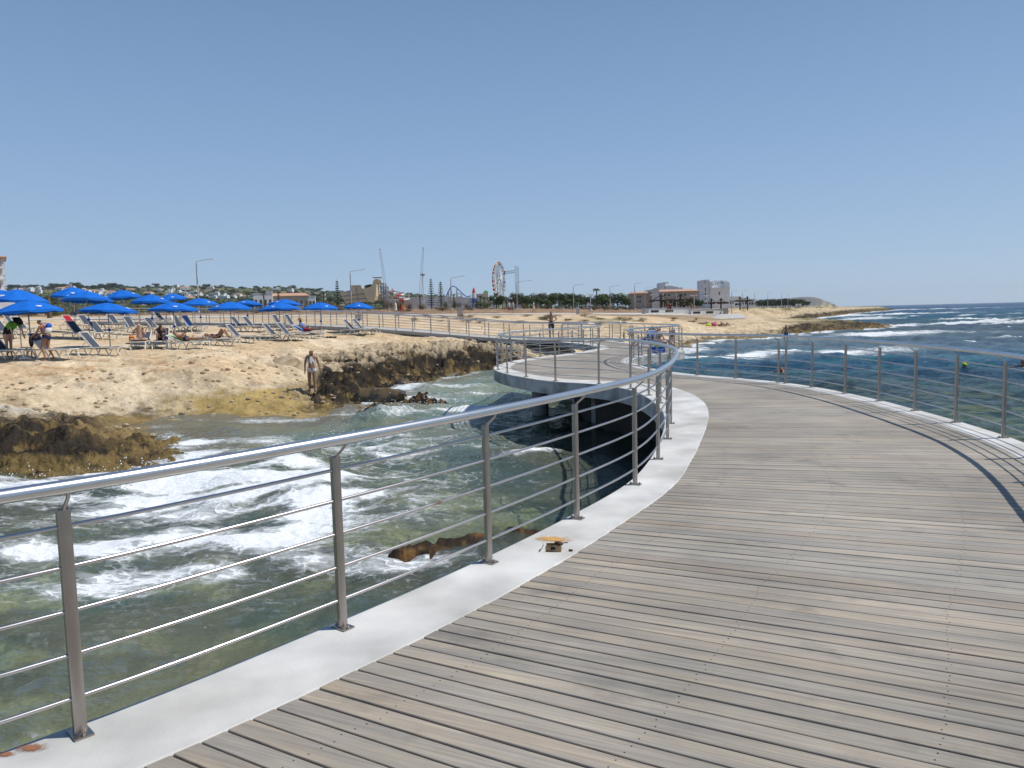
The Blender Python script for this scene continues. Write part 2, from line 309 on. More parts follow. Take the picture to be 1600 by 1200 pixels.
    # far headland
    hd = blob(X, Y, 1930, 5000, 210, 300)*54+blob(X, Y, 1480, 5000, 420, 300)*34
    cl = smooth(2150, 1930, X); z = z+hd*np.where(X > 1700, cl, 1)*(Sd > 0)*1.0
    z = z+(Sd > 0)*smooth(600, 1800, Y)*fbm(X/420, Y/420, 5)*16*smooth(1000, 500, a)
    if want: return z, Sd, a, rock, out1, cliff, rr
    return z
def th(x, y): return float(terrain(np.array([x]), np.array([y]))[0])
def hit(px, py, d0=18, d1=900):
    ds = np.exp(np.linspace(math.log(d0), math.log(d1), 1500)); d = ray(px, py); X = d[0]/d[1]*ds; Z = CZ+d[2]/d[1]*ds; zz = terrain(X, ds)
    k = np.where(Z <= zz)[0]; k = k[0] if len(k) else len(ds)-1
    return Vector((float(X[k]), float(ds[k]), float(zz[k])))
# columns of the polar sheet, dense where the camera looks
cA = np.concatenate([np.linspace(-180, -48, 34, endpoint=False), np.linspace(-48, -38, 60, endpoint=False), np.linspace(-38, 36, 1020, endpoint=False), np.linspace(36, 48, 60, endpoint=False), np.linspace(48, 180, 34)])
cA = np.radians(cA)
def rings(segs): return np.concatenate([np.exp(np.linspace(math.log(a), math.log(b), n, endpoint=False)) for a, b, n in segs])
rg_ = rings([(1.5, 14, 120), (14, 60, 420), (60, 250, 230), (250, 1200, 250), (1200, 9000, 110)]); rg_ = np.append(rg_, 9000)
TXg = rg_[:, None]*np.sin(cA)[None]; TYg = rg_[:, None]*np.cos(cA)[None]
Z, Sd, A, RK, O1, CL, RRr = terrain(TXg, TYg, True)
def C(*c): return np.array(c)[None, None, :]
def mixc(a, b, t): return a*(1-t[..., None])+b*t[..., None]
nA = fbm(TXg*.25, TYg*.25, 5); nB = fbm(TXg*1.1+9, TYg*1.1, 5); nC = fbm(TXg*.7+40, TYg*2.2, 4)
col = np.ones(Z.shape+(3,))*C(.56, .42, .26)
col = mixc(col, C(.64, .51, .35), smooth(-.1, .35, nA)); col = mixc(col, C(.42, .26, .13), smooth(.12, .4, nC)*smooth(26, 28, TYg)*smooth(34, 30, TYg)*.8)
col = mixc(col, C(.56, .47, .33), smooth(6, 2, Sd)*.8)
col = mixc(col, C(.30, .22, .13), smooth(.25, .5, nB)*smooth(10, 4, Sd)*.7)
# pale gravel pocket above the near rock
gp = blob(TXg, TYg, -15.5, 22.0, 3.2, 1.5); col = mixc(col, C(.50, .48, .43), smooth(.3, .7, gp)*.9)
# ochre weed and dark wet rock
och = smooth(220, 330, A+nB*60)*smooth(520, 460, A)*smooth(-.75, -1.05, Z+nB*.3)*(Sd > -1); col = mixc(col, C(.36, .25, .07), och*.85)
hdark = -.30*O1*1.0-.28*CL*(1-O1)-1.25*(1-CL)*(1-O1)*(1-RRr)-.25*RRr*(1-CL)*(1-O1)
hdark = hdark+np.clip(np.hypot(TXg, TYg)-200, 0, 300)/300*.4
dk = smooth(.16, -.16, Z-hdark+nB*.55)*smooth(9, 4, Sd-RRr*3)*(Sd > -1.2)
kk_ = smooth(235, 275, A+nB*60)*smooth(495, 455, A+nB*50)*smooth(21.5, 23.5, TYg+nB*3); dk = dk*(1-kk_+kk_*.45*smooth(.0, .3, nB))*np.clip(1-gp*2, 0, 1)
rockc = mixc(np.ones_like(col)*C(.030, .024, .019), C(.20, .135, .055), smooth(.10, .36, fbm(TXg*1.3+70, TYg*1.6, 6, .6)))
rockc = mixc(rockc, C(.30, .21, .075), smooth(.10, -.1, Z-WZ-.16+nB*.5)*.6); rockc = mixc(rockc, C(.30, .21, .09), O1*smooth(.1, .45, nA+.4*nB)*.8)
blackr = C(.022, .019, .017); rockc = mixc(rockc, blackr*np.ones_like(col), CL*smooth(-.25, .1, nB)*.8); col = mixc(col, rockc, np.clip(dk, 0, 1)*.97)
col = mixc(col, C(.50, .40, .27), np.clip(RK-dk, 0, 1)*.5)
# sea bed
ub = smooth(0, -.7, Sd); bedc = mixc(np.ones_like(col)*C(.52, .44, .24), C(.07, .08, .04), smooth(-.12, .22, fbm(TXg*.7+5, TYg*.7, 5))); bedc = mixc(bedc, C(.26, .20, .09), smooth(.15, .4, fbm(TXg*.5+55, TYg*.5, 4))); col = mixc(col, bedc, ub)
reef = smooth(WZ-.5, WZ-.15, Z)*ub*smooth(40, 30, TYg); col = mixc(col, mixc(np.ones_like(col)*C(.035, .025, .018), C(.17, .095, .035), smooth(.0, .35, fbm(TXg*3, TYg*3, 4))), reef)
# far ground cover
land = (Sd > 1).astype(float)
dryg = smooth(60, 70, TYg)*smooth(880, 960, A)*smooth(2, 8, Sd); ds_ = fbm(TXg*.12, TYg*.12+3, 5)
col = mixc(col, C(.27, .235, .12), dryg*smooth(-.1, .25, ds_-smooth(1180, 1120, A)*smooth(125, 95, TYg)*smooth(980, 1050, A)*.6)*.85)
col = mixc(col, C(.36, .31, .13), smooth(1140, 1200, A)*smooth(130, 170, TYg)*smooth(.0, .2, fbm(TXg*.05, TYg*.12, 4))*smooth(6, 14, Sd)*.8)
br = smooth(96, 104, TYg)*smooth(1180, 1000, A); col = mixc(col, C(.21, .125, .075), br*.92*land)
br2 = br*smooth(.05, .3, fbm(TXg*.1, TYg*.35, 5)); col = mixc(col, C(.38, .27, .17), br2*land)
hl = smooth(300, 450, TYg)*smooth(1300, 1000, A)*land; hn = fbm(TXg/70, TYg/130, 5)
hc = mixc(np.ones_like(col)*C(.105, .11, .05), C(.30, .235, .14), smooth(.05, .35, hn)); col = mixc(col, hc, hl)
hdm = smooth(4000, 4300, TYg)*land; col = mixc(col, mixc(np.ones_like(col)*C(.13, .12, .095), C(.50, .42, .34), smooth(1900, 2020, TXg)*.7*smooth(0, .2, fbm(TXg/60, TYg/200, 3)+.1)), hdm)
tm = bpy.data.materials.new('terrain'); tm.use_nodes = True; t = tm.node_tree; p = t.nodes['Principled BSDF']; p.inputs['Roughness'].default_value = .95; p.inputs['Specular IOR Level'].default_value = .15
at = t.nodes.new('ShaderNodeAttribute'); at.attribute_name = 'Col'; geo = t.nodes.new('ShaderNodeNewGeometry')
def tn(tree, sc, det, src, rough=.6):
    n = tree.nodes.new('ShaderNodeTexNoise'); n.inputs['Scale'].default_value = sc; n.inputs['Detail'].default_value = det; n.inputs['Roughness'].default_value = rough; tree.links.new(src, n.inputs['Vector']); return n
def mr(tree, src, a, b, c, d):
    r = tree.nodes.new('ShaderNodeMapRange'); r.inputs[1].default_value = a; r.inputs[2].default_value = b; r.inputs[3].default_value = c; r.inputs[4].default_value = d; tree.links.new(src, r.inputs[0]); return r
def mth(tree, op, a, b=None, clamp=False):
    m = tree.nodes.new('ShaderNodeMath'); m.operation = op; m.use_clamp = clamp
    for k, x in enumerate((a, b)):
        if x is None: continue
        if isinstance(x, (int, float)): m.inputs[k].default_value = x
        else: tree.links.new(x, m.inputs[k])
    return m.outputs[0]
n1 = tn(t, 1.3, 10, geo.outputs['Position'], .7); n2 = tn(t, 9, 6, geo.outputs['Position'], .7)
v1 = mth(t, 'MULTIPLY', mr(t, n1.outputs[0], .3, .7, .68, 1.3).outputs[0], mr(t, n2.outputs[0], .3, .7, .78, 1.22).outputs[0])
hs = t.nodes.new('ShaderNodeHueSaturation'); t.links.new(at.outputs['Color'], hs.inputs['Color']); t.links.new(v1, hs.inputs['Value']); t.links.new(hs.outputs[0], p.inputs['Base Color'])
bm_ = t.nodes.new('ShaderNodeBump'); bm_.inputs['Strength'].default_value = .9; bm_.inputs['Distance'].default_value = .16
ra = t.nodes.new('ShaderNodeAttribute'); ra.attribute_name = 'rough'
hh = mth(t, 'MULTIPLY', mth(t, 'ADD', n1.outputs[0], mth(t, 'MULTIPLY', n2.outputs[0], .5)), ra.outputs['Fac']); t.links.new(hh, bm_.inputs['Height']); t.links.new(bm_.outputs[0], p.inputs['Normal'])
ter = grid_mesh('ground', TXg, TYg, Z, tm, {'Col': col, 'rough': np.clip(.35+RK*1.4+smooth(6, 1, Sd)*.35, 0, 2)})
tag(ter, 'sandy and rocky shore, fields and hills', None, None, 'structure')

# ------------------------------------------------------------------ water
rw = rings([(1.5, 9, 110), (9, 60, 430), (60, 250, 260), (250, 9200, 170)]); rw = np.append(rw, 9200)
WX = rw[:, None]*np.sin(cA)[None]; WY = rw[:, None]*np.cos(cA)[None]
zb, wsd, wa, *_ = terrain(WX, WY, True); dist = np.hypot(WX, WY)
right = smooth(-2, 4, WX-WY*.1)   # open sea side
def wave(dx, dy, L, ph, sharp=1.5):
    k = 2*math.pi/L; n_ = math.hypot(dx, dy); warp = fbm(WX/L*.45+ph, WY/L*.45, 2)*2.2
    s = np.sin((WX*dx+WY*dy)/n_*k+warp*1.6+ph); return (((s+1)/2)**sharp)*2-1
hgt = .07*wave(-.8, -.5, 5.5, 1)+.05*wave(-.3, -1, 3.1, 2)+.035*wave(-1, .1, 1.9, 4)+.05*fbm(WX*.9, WY*1.1, 4)+.02*fbm(WX*3.3, WY*3.9, 3)
hgt = hgt+right*smooth(12, 25, dist)*(.12*wave(-.75, -.55, 9, 3, 2.2)+.10*fbm(WX*.35, WY*.55, 4)+.05*fbm(WX*1.2, WY*1.9, 3))
shal = np.exp(np.minimum(wsd, 0)/1.2)
hgt = hgt*np.clip(1-.55*shal, .2, 1)*smooth(4000, 500, dist)
foam = np.zeros_like(WX); body = np.zeros_like(WX)
def FP(px, py): q = G(px, py, WZ); return q[0], q[1]
def fb(px, py, rx, ry, a, s, h=0.0):
    global foam, hgt, body
    cx, cy = FP(px, py); b = blob(WX, WY, cx, cy, rx, ry, a); foam = foam+b*s; hgt = hgt+h*b*(1+.5*fbm(WX*1.6, WY*1.6, 3))
# (pixel on the water, radii m, turn, strength, raised crest m)
for a in ((200, 790, 6, 3.0, .3, .27, 0), (430, 780, 3.2, 2.8, .4, .22, 0), (600, 690, 4.5, 2.2, .5, .26, 0), (380, 700, 4.5, 2, .2, .2, 0), (640, 620, 4, 2.5, .3, .25, 0), (120, 720, 4, 1.6, .0, .25, 0), (250, 930, 2.2, 1.0, .3, .12, 0), (620, 760, 2.5, 1.5, .2, .10, 0), (60, 765, 4.0, .9, .15, .50, .10), (250, 745, 1.6, .7, .3, .55, .12), (300, 770, 2.6, 1.4, .2, .36, 0), (430, 770, 1.6, 1.2, .2, .62, .12), (360, 840, 2.2, 1.0, .2, .48, .04), (520, 800, .9, 1.5, 0, .34, 0), (120, 870, 1.7, .8, .2, .42, 0), (400, 885, 1.5, .7, .2, .36, .03),
          (0, 900, 1.6, .8, 0, .45, 0), (100, 920, 1.0, .4, 0, .25, 0), (330, 690, 2.0, .9, .3, .38, .04), (480, 720, 1.6, .7, .4, .50, .08), (600, 655, 1.3, .6, .5, .85, .35), (655, 668, 1.4, .5, .4, .6, .12), (560, 700, 1.2, .45, .5, .45, .14), (680, 622, 2.2, .8, .3, .60, .18), (740, 640, 1.8, .6, .2, .95, .10),
          (640, 608, 1.0, 1.0, .2, .55, .2), (700, 603, 1.7, .8, .1, .45, .05), (800, 640, 1.3, .4, .1, .9, .06), (700, 590, 3.5, .8, .3, .3, 0), (820, 715, 1.1, .25, .2, .55, .08), (740, 700, 2.0, .6, .2, .25, 0), (650, 880, .8, .35, .3, .42, 0), (720, 850, .5, .25, .3, .35, 0),
          (1200, 553, 7, 1.6, .12, .85, .12), (1320, 548, 6, 1.8, .1, .42, 0), (1100, 548, 4, 1.5, .1, .6, .05), (1390, 522, 9, 3.2, .55, .66, .15), (1430, 508, 16, 3.5, .4, .55, .1), (1490, 520, 12, 3, .1, .28, 0), (1360, 497, 26, 7, 1.1, .6, 0), (1310, 493, 26, 9, 1.05, .6, 0),
          (1545, 504, 5.5, 1.6, .05, 1.0, .5), (1503, 499.5, 5.5, 1.5, .0, 1.0, .5), (1590, 506, 5, 1.6, .05, .9, .5), (1440, 483, 90, 22, .1, .62, 0), (1440, 490, 22, 7, .1, .6, .3), (1420, 491, 14, 5, .1, .7, .3), (1590, 529, 2.0, .7, .1, .7, .25), (1518, 534, 1.0, .5, 0, .6, .2), (1270, 580, .8, .35, 0, .2, 0), (1390, 551, 1.6, .4, 0, .4, .0),
          (1500, 483, 8, 3, 0, .9, .2), (1550, 482, 8, 3, 0, .8, .2), (1525, 493, 6, 1.8, 0, .8, .3), (1560, 500, 10, 2, .1, .3, .2)): fb(*a)
edge = smooth(1.1, 0, np.abs(wsd+.3)/np.clip(dist/45, .6, 5)); foam = foam+edge*(.34+.16*smooth(900, 1100, wa))+smooth(30, 0, -wsd)*smooth(1000, 1100, wa)*smooth(60, 80, WY)*.14
foam = foam+smooth(.42, .7, fbm(WX*.05, WY*.14, 3)+.0)*smooth(80, 150, dist)*.5*smooth(1500, 500, dist)
foam = foam+right*smooth(120, 60, dist)*smooth(30, 50, WY)*.10
near_ = smooth(60, 40, dist); foam = foam*(1-near_+near_*np.clip(.80+1.5*fbm(WX*.55+3, WY*.95, 5), .25, 1.35))
depth = np.clip(WZ-zb, 0, 6)
opac = np.clip(.16+depth*.17, 0, .97); opac = np.maximum(opac, smooth(25, 55, dist)*.95); opac = np.maximum(opac, right*smooth(.3, 3.0, depth)*.95)
opac = np.where((WX < 1) & (WY > 18), np.maximum(opac, .55+.35*smooth(20, 28, WY)), opac)
wc = np.ones(WX.shape+(3,))*C(.27, .30, .21)
pn = fbm(WX*.12, WY*.2, 4)
wc = mixc(wc, C(.17, .25, .20), smooth(-.1, .3, fbm(WX*.35, WY*.35, 3)))
wc = mixc(wc, C(.22, .20, .145), smooth(3.2, .3, -wsd)*smooth(850, 700, wa)*smooth(60, 50, WY))
rc = mixc(np.ones_like(wc)*C(.012, .075, .14), C(.014, .115, .15), smooth(-.05, .25, pn)); rc = mixc(rc, C(.10, .135, .16), smooth(50, 75, dist)*smooth(220, 120, dist)*.75)
rc = mixc(rc, C(.030, .055, .028), smooth(1380, 1560, wa)*smooth(45, 12, dist)*smooth(-.3, .2, pn)*.85)
rc = mixc(rc, C(.012, .065, .15), smooth(200, 500, dist)); wc = mixc(wc, rc, right)
mk = np.clip(foam*1.6-.1, 0, 1)*(.65+.5*fbm(WX*.9, WY*1.5, 4)); mk = np.clip(mk, 0, .8); wc = mixc(wc, C(.34, .42, .38), mk*(1-.5*smooth(60, 120, dist))); opac = np.maximum(opac, mk*1.1).clip(0, .97)
wm = bpy.data.materials.new('sea_water'); wm.use_nodes = True; t = wm.node_tree; t.nodes.remove(t.nodes['Principled BSDF']); outn = t.nodes['Material Output']
geo = t.nodes.new('ShaderNodeNewGeometry'); pos = geo.outputs['Position']
def attr(n): a = t.nodes.new('ShaderNodeAttribute'); a.attribute_name = n; return a
aF = attr('foam').outputs['Fac']; aO = attr('opac').outputs['Fac']; aC = attr('wcol').outputs['Color']; aD = attr('fd').outputs['Fac']
def mapped(sc, rot=0):
    m = t.nodes.new('ShaderNodeMapping'); m.inputs['Scale'].default_value = sc; m.inputs['Rotation'].default_value = (0, 0, rot); t.links.new(pos, m.inputs[0]); return m.outputs[0]
def warped(v, sc, amt):
    n = tn(t, sc, 2, v); s_ = t.nodes.new('ShaderNodeVectorMath'); s_.operation = 'SUBTRACT'; t.links.new(n.outputs['Color'], s_.inputs[0]); s_.inputs[1].default_value = (.5, .5, .5)
    m = t.nodes.new('ShaderNodeVectorMath'); m.operation = 'SCALE'; t.links.new(s_.outputs[0], m.inputs[0]); m.inputs['Scale'].default_value = amt
    a = t.nodes.new('ShaderNodeVectorMath'); a.operation = 'ADD'; t.links.new(v, a.inputs[0]); t.links.new(m.outputs[0], a.inputs[1]); return a.outputs[0]
vw = warped(mapped((.9, 1.25, 1), .15), 1.1, 1.5)
f1 = tn(t, 1.7, 14, vw, .72).outputs[0]
vor = t.nodes.new('ShaderNodeTexVoronoi'); vor.feature = 'DISTANCE_TO_EDGE'; vor.inputs['Scale'].default_value = 2.6; t.links.new(warped(mapped((.8, 1.3, 1), .3), 2.5, .7), vor.inputs['Vector'])
lace = mr(t, vor.outputs['Distance'], 0.0, .13, .17, -.05).outputs[0]
# far foam uses a broader pattern
f2 = tn(t, .16, 10, mapped((.5, 1.2, 1), .1), .7).outputs[0]
fmix = t.nodes.new('ShaderNodeMix'); fmix.data_type = 'FLOAT'; t.links.new(aD, fmix.inputs[0]); t.links.new(mth(t, 'ADD', f1, lace), fmix.inputs[2]); t.links.new(f2, fmix.inputs[3])
fine = mth(t, 'MULTIPLY', mth(t, 'SUBTRACT', tn(t, 7, 6, mapped((.8, 1.2, 1), .2), .7).outputs[0], .5), .42); fv = mth(t, 'ADD', mth(t, 'ADD', fmix.outputs[0], fine), aF)
foamfac = mth(t, 'POWER', mr(t, fv, .73, 1.16, 0, 1).outputs[0], 1.25)
dif = t.nodes.new('ShaderNodeBsdfDiffuse'); t.links.new(aC, dif.inputs[0])
tr = t.nodes.new('ShaderNodeBsdfTransparent'); tr.inputs[0].default_value = (.80, .93, .80, 1)
mb = t.nodes.new('ShaderNodeMixShader'); t.links.new(aO, mb.inputs[0]); t.links.new(tr.outputs[0], mb.inputs[1]); t.links.new(dif.outputs[0], mb.inputs[2])
gl = t.nodes.new('ShaderNodeBsdfGlossy'); gl.inputs['Roughness'].default_value = .07; gl.inputs[0].default_value = (.9, .9, .9, 1)
b1 = tn(t, 1.6, 8, mapped((.7, 1.2, 1), .4), .65).outputs[0]; b2 = tn(t, 9, 5, mapped((.8, 1.1, 1), .2), .6).outputs[0]; b3 = tn(t, .35, 8, mapped((.5, 1.2, 1), .2), .65).outputs[0]
bh = mth(t, 'ADD', mth(t, 'MULTIPLY', b1, .16), mth(t, 'MULTIPLY', b2, .022)); bh = mth(t, 'ADD', bh, mth(t, 'MULTIPLY', mth(t, 'MULTIPLY', b3, aD), 1.6)); bh = mth(t, 'ADD', bh, mth(t, 'MULTIPLY', foamfac, .05))
bp = t.nodes.new('ShaderNodeBump'); bp.inputs['Strength'].default_value = 1; bp.inputs['Distance'].default_value = 1.0; t.links.new(bh, bp.inputs['Height'])
t.links.new(bp.outputs[0], gl.inputs['Normal']); t.links.new(bp.outputs[0], dif.inputs['Normal'])
fr = t.nodes.new('ShaderNodeFresnel'); fr.inputs[0].default_value = 1.33; t.links.new(bp.outputs[0], fr.inputs['Normal'])
ms = t.nodes.new('ShaderNodeMixShader'); t.links.new(mth(t, 'MULTIPLY', fr.outputs[0], .8), ms.inputs[0]); t.links.new(mb.outputs[0], ms.inputs[1]); t.links.new(gl.outputs[0], ms.inputs[2])
fd = t.nodes.new('ShaderNodeBsdfDiffuse'); fd.inputs[0].default_value = (.80, .83, .84, 1); t.links.new(bp.outputs[0], fd.inputs['Normal'])
mf = t.nodes.new('ShaderNodeMixShader'); t.links.new(foamfac, mf.inputs[0]); t.links.new(ms.outputs[0], mf.inputs[1]); t.links.new(fd.outputs[0], mf.inputs[2]); t.links.new(mf.outputs[0], outn.inputs[0])
WZg = WZ+hgt
# drop the sheet under dry land a little, so it never shows through low ground
WZg = np.where(wsd > 3, WZ-1.2, WZg)
water = grid_mesh('water', WX, WY, WZg, wm, {'foam': np.clip(foam, 0, 1.1), 'opac': opac, 'wcol': wc, 'fd': smooth(45, 130, dist)})
tag(water, 'clear green shallows and blue sea with white surf', None, None, 'structure')

# ------------------------------------------------------------------ the pier
LEFT = [(-8, .1), (-5.6, .75), (-4.0, 1.45), (-2.85, 2.2), (-1.84, 3.07), (-.97, 4.11), (-.19, 5.17), (.51, 6.25), (1.19, 7.45), (1.66, 8.72), (2.05, 10.1), (2.38, 11.48), (2.62, 12.8), (2.73, 14.09), (2.76, 15.44), (2.62, 16.9), (2.07, 18.21), (1.1, 19.29), (.39, 20.81), (-.13, 22.35), (-.42, 23.76), (-.48, 25.1), (-.34, 26.49), (-.01, 27.81), (.5, 29.1), (1.14, 30.3), (1.96, 31.5), (2.6, 32.6), (3.2, 33.9), (3.75, 35.2), (4.2, 36.5), (4.35, 38.0), (4.2, 40.5), (3.8, 43), (3.0, 45.6)]
RIGHT = [(-8, -6.5), (-5, -5.6), (-2.6, -4.4), (-1, -3.2), (.3, -1.9), (1.4, -.4), (2.3, 1.1), (3.1, 2.5), (3.8, 3.8), (4.5, 5.1), (5.05, 6.3), (5.45, 7.2), (5.85, 8.3), (6.17, 9.56), (6.35, 10.91), (6.45, 12.22), (6.52, 13.57), (6.5, 14.91), (6.38, 16.25), (6.1, 17.5), (5.5, 18.8), (4.85, 20.0), (4.4, 21.3), (4.12, 22.7), (4.0, 24.1), (4.0, 25.5), (4.15, 26.9), (4.5, 28.2), (5.0, 29.4), (5.8, 30.5), (6.7, 31.5), (7.3, 32.8), (7.5, 34.3), (7.4, 35.8), (7.1, 37.3), (6.8, 39), (6.5, 41), (6.2, 43.5), (5.9, 46)]
LS = catmull(LEFT, .22); RS = catmull(RIGHT, .22)
def offset(P, d):
    T = np.gradient(P, axis=0); T /= np.linalg.norm(T, axis=1)[:, None]+1e-9; N = np.stack([T[:, 1], -T[:, 0]], 1)   # to the right of travel
    return P+N*(d[:, None] if hasattr(d, '__len__') else d)
wl = np.interp(LS[:, 1], [-5, 3, 4.1, 5.2, 6.2, 7.4, 8.7, 10, 11.5, 12.8, 14, 15.4, 17, 18.3, 20, 22, 30, 50], [.44, .44, .46, .43, .39, .36, .37, .43, .53, .65, .8, .9, .95, .8, .5, .45, .45, .45])
LO = offset(LS, -.10); LI = offset(LS, wl); RO = offset(RS, .10); RI = offset(RS, -.30)
def clean(P):   # drop points folded back by the offset
    out = [P[0]]
    for p in P[1:]:
        if np.linalg.norm(p-out[-1]) > .1: out.append(p)
    return np.array(out)
pier = empty('pier', (0, 0, 0), label='curving boardwalk pier of weathered planks with pale concrete rims on columns', cat='pier')
def rim(outer, inner, flip, name):
    b = MB(); n = len(outer); v = []
    for (ox, oy), (ix, iy) in zip(outer, inner):
        e = np.array([ix-ox, iy-oy]); e = e/np.linalg.norm(e); q = np.array([ox, oy])
        v += [(ix, iy, -.07), (ix, iy, -.008), (ix-e[0]*.008, iy-e[1]*.008, 0), (ox+e[0]*.012, oy+e[1]*.012, 0), (ox, oy, -.012), (ox, oy, -.34), (ox+e[0]*.4, oy+e[1]*.4, -.36)]
    f = []
    for i in range(n-1):
        for k in range(6):
            a, c = i*7+k, (i+1)*7+k; q = (a, a+1, c+1, c); b.cm = 0
            f.append(q[::-1] if flip else q)
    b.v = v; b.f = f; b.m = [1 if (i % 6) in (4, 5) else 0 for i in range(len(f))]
    return b.build(name, ['concrete', 'concrete_shaded'], pier)
rim(LO, LI, False, 'rim'); rim(RO, RI, True, 'rim')
# slab under the planks
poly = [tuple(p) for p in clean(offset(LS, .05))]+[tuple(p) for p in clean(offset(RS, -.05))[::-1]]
b = MB(); b.prism(poly, -.33, -.055); b.build('slab', 'dark_under', pier)  # near-black colour stands in for shade in the plank gaps and underneath
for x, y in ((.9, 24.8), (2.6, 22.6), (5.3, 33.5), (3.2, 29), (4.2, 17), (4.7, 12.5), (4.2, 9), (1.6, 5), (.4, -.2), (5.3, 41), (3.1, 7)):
    MB().lathe([(.27, -3.6), (.27, -.325)], 20, (x, y, 0)).build('column', 'concrete_shaded', pier, True)
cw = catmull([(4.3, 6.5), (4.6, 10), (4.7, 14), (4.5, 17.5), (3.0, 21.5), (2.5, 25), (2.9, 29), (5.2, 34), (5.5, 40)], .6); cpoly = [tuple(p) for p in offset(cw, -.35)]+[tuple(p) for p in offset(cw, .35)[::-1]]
MB().prism(cpoly, -3.5, -.34).build('light_block', 'dark_block', pier)  # added block under the deck, stops light coming through from the far side
# planks fan out along the curve
def inner_poly():
    a = [tuple(p) for p in clean(offset(LS, wl-.03))]; c = [tuple(p) for p in clean(offset(RS, -.27))[::-1]]; return a+c
IP = inner_poly()
def theta(y): return R(np.interp(y, [-4, 0, 3.2, 4.6, 6.2, 8, 9.6, 12, 15, 18, 24, 32, 40, 46], [40, 34, 28.5, 25.5, 21.5, 14, 9, 5, 1, -1, 0, 2, 0, -6]))
def clip_line(p, d):
    ts = []
    n = len(IP)
    for i in range(n):
        ax, ay = IP[i]; bx, by = IP[(i+1) % n]; ex, ey = bx-ax, by-ay; den = d[0]*ey-d[1]*ex
        if abs(den) < 1e-9: continue
        t = ((ax-p[0])*ey-(ay-p[1])*ex)/den; u = ((ax-p[0])*d[1]-(ay-p[1])*d[0])/den
        if 0 <= u < 1: ts.append(t)
    return sorted(ts)
rng = random.Random(4)
pts = []
g = np.array([.9, 3.2]); PW = .118
fw = [g.copy()]
while g[1] < 45.4: th_ = theta(g[1]); g = g+np.array([math.sin(th_), math.cos(th_)])*PW*(1 if g[1] < 30 else 1); fw.append(g.copy())
g = fw[0].copy(); bw = []
while g[1] > -3.5: th_ = theta(g[1]); g = g-np.array([math.sin(th_), math.cos(th_)])*PW; bw.append(g.copy())
guide = bw[::-1]+fw
deck = MB(); guide = np.array(guide)
JO = [.35, 1.35, 2.35, 3.35, 4.35]          # joist lines, metres in from the left rim
scr = []
for i in range(len(guide)-1):
    g0, g1 = guide[i], guide[i+1]; t0, t1 = theta(g0[1]), theta(g1[1])
    d0 = np.array([-math.cos(t0), math.sin(t0)]); d1 = np.array([-math.cos(t1), math.sin(t1)]); gap = .0042+rng.random()*.003
    n0 = np.array([math.sin(t0), math.cos(t0)]); q0 = g0+n0*gap; q1 = g1-n0*gap
    a = clip_line(q0, d0); c = clip_line(q1, d1)
    if len(a) != len(c) or len(a) < 2:
        m_ = clip_line((q0+q1)/2, d0)
        if len(m_) < 2: continue
        a = a if len(a) == len(m_) else m_; c = c if len(c) == len(m_) else m_
    for k in range(0, len(a)-1, 2):
        z = -.006+rng.uniform(-.0015, .0015); tl = rng.uniform(-.0012, .0012)
        # split long boards into lengths meeting at joists
        lo0, hi0, lo1, hi1 = a[k], a[k+1], c[k], c[k+1]
        cuts = [0.0, 1.0]
        L_ = hi0-lo0
        if L_ > 3.2 and rng.random() < .03: cuts = [0.0, rng.choice([.38, .5, .62]), 1.0]
        for u0, u1 in zip(cuts[:-1], cuts[1:]):
            e = .0015/max(L_, .5)
            A0 = q0+d0*(lo0+(hi0-lo0)*(u0+e)); A1 = q0+d0*(lo0+(hi0-lo0)*(u1-e)); B0 = q1+d1*(lo1+(hi1-lo1)*(u0+e)); B1 = q1+d1*(lo1+(hi1-lo1)*(u1-e))
            ch = .0025; up = n0*ch; dd = rng.uniform(-.0008, .0008)
            v = [(*A0, -.04), (*A1, -.04), (*B1, -.04), (*B0, -.04), (*A0, z-.003), (*A1, z-.003), (*B1, z-.003+tl), (*B0, z-.003+tl), (*(A0+up), z), (*(A1+up), z+dd), (*(B1-up), z+tl+dd), (*(B0-up), z+tl)]
            deck.add(v, [(8, 11, 10, 9), (4, 8, 9, 5), (6, 10, 11, 7), (0, 4, 5, 1), (2, 6, 7, 3), (3, 7, 4, 0), (1, 5, 6, 2), (5, 9, 10, 6), (7, 11, 8, 4)])
        if g0[1] < 11:
            wv = abs(.12*math.sin(g0[1]*.7))
            for j in JO:
                for s_ in (.25, .75):
                    pc = (q0*(1-s_)+q1*s_)+d0*(hi0-j-wv+rng.uniform(-.012, .012))
                    if hi0-lo0 > j+wv+.1: scr.append((pc[0], pc[1], z+.0008))
nb = len(deck.f); deck.cm = 1
for x, y, z in scr:
    r_ = .0042; v = [(x+r_*math.cos(k*math.pi/3), y+r_*math.sin(k*math.pi/3), z) for k in range(6)]; deck.add(v, [(0, 1, 2, 3, 4, 5)])
pm = bpy.data.materials.new('weathered_planks'); pm.use_nodes = True; t = pm.node_tree; p = t.nodes['Principled BSDF']; p.inputs['Roughness'].default_value = .6; p.inputs['Specular IOR Level'].default_value = .4
geo = t.nodes.new('ShaderNodeNewGeometry')
rnd = t.nodes.new('ShaderNodeMath'); rnd.operation = 'MULTIPLY'; t.links.new(geo.outputs['Random Per Island'], rnd.inputs[0]); rnd.inputs[1].default_value = 57
cmb = t.nodes.new('ShaderNodeCombineXYZ'); t.links.new(rnd.outputs[0], cmb.inputs[2])
vr = t.nodes.new('ShaderNodeVectorRotate'); vr.rotation_type = 'Z_AXIS'; t.links.new(geo.outputs['Position'], vr.inputs[0])
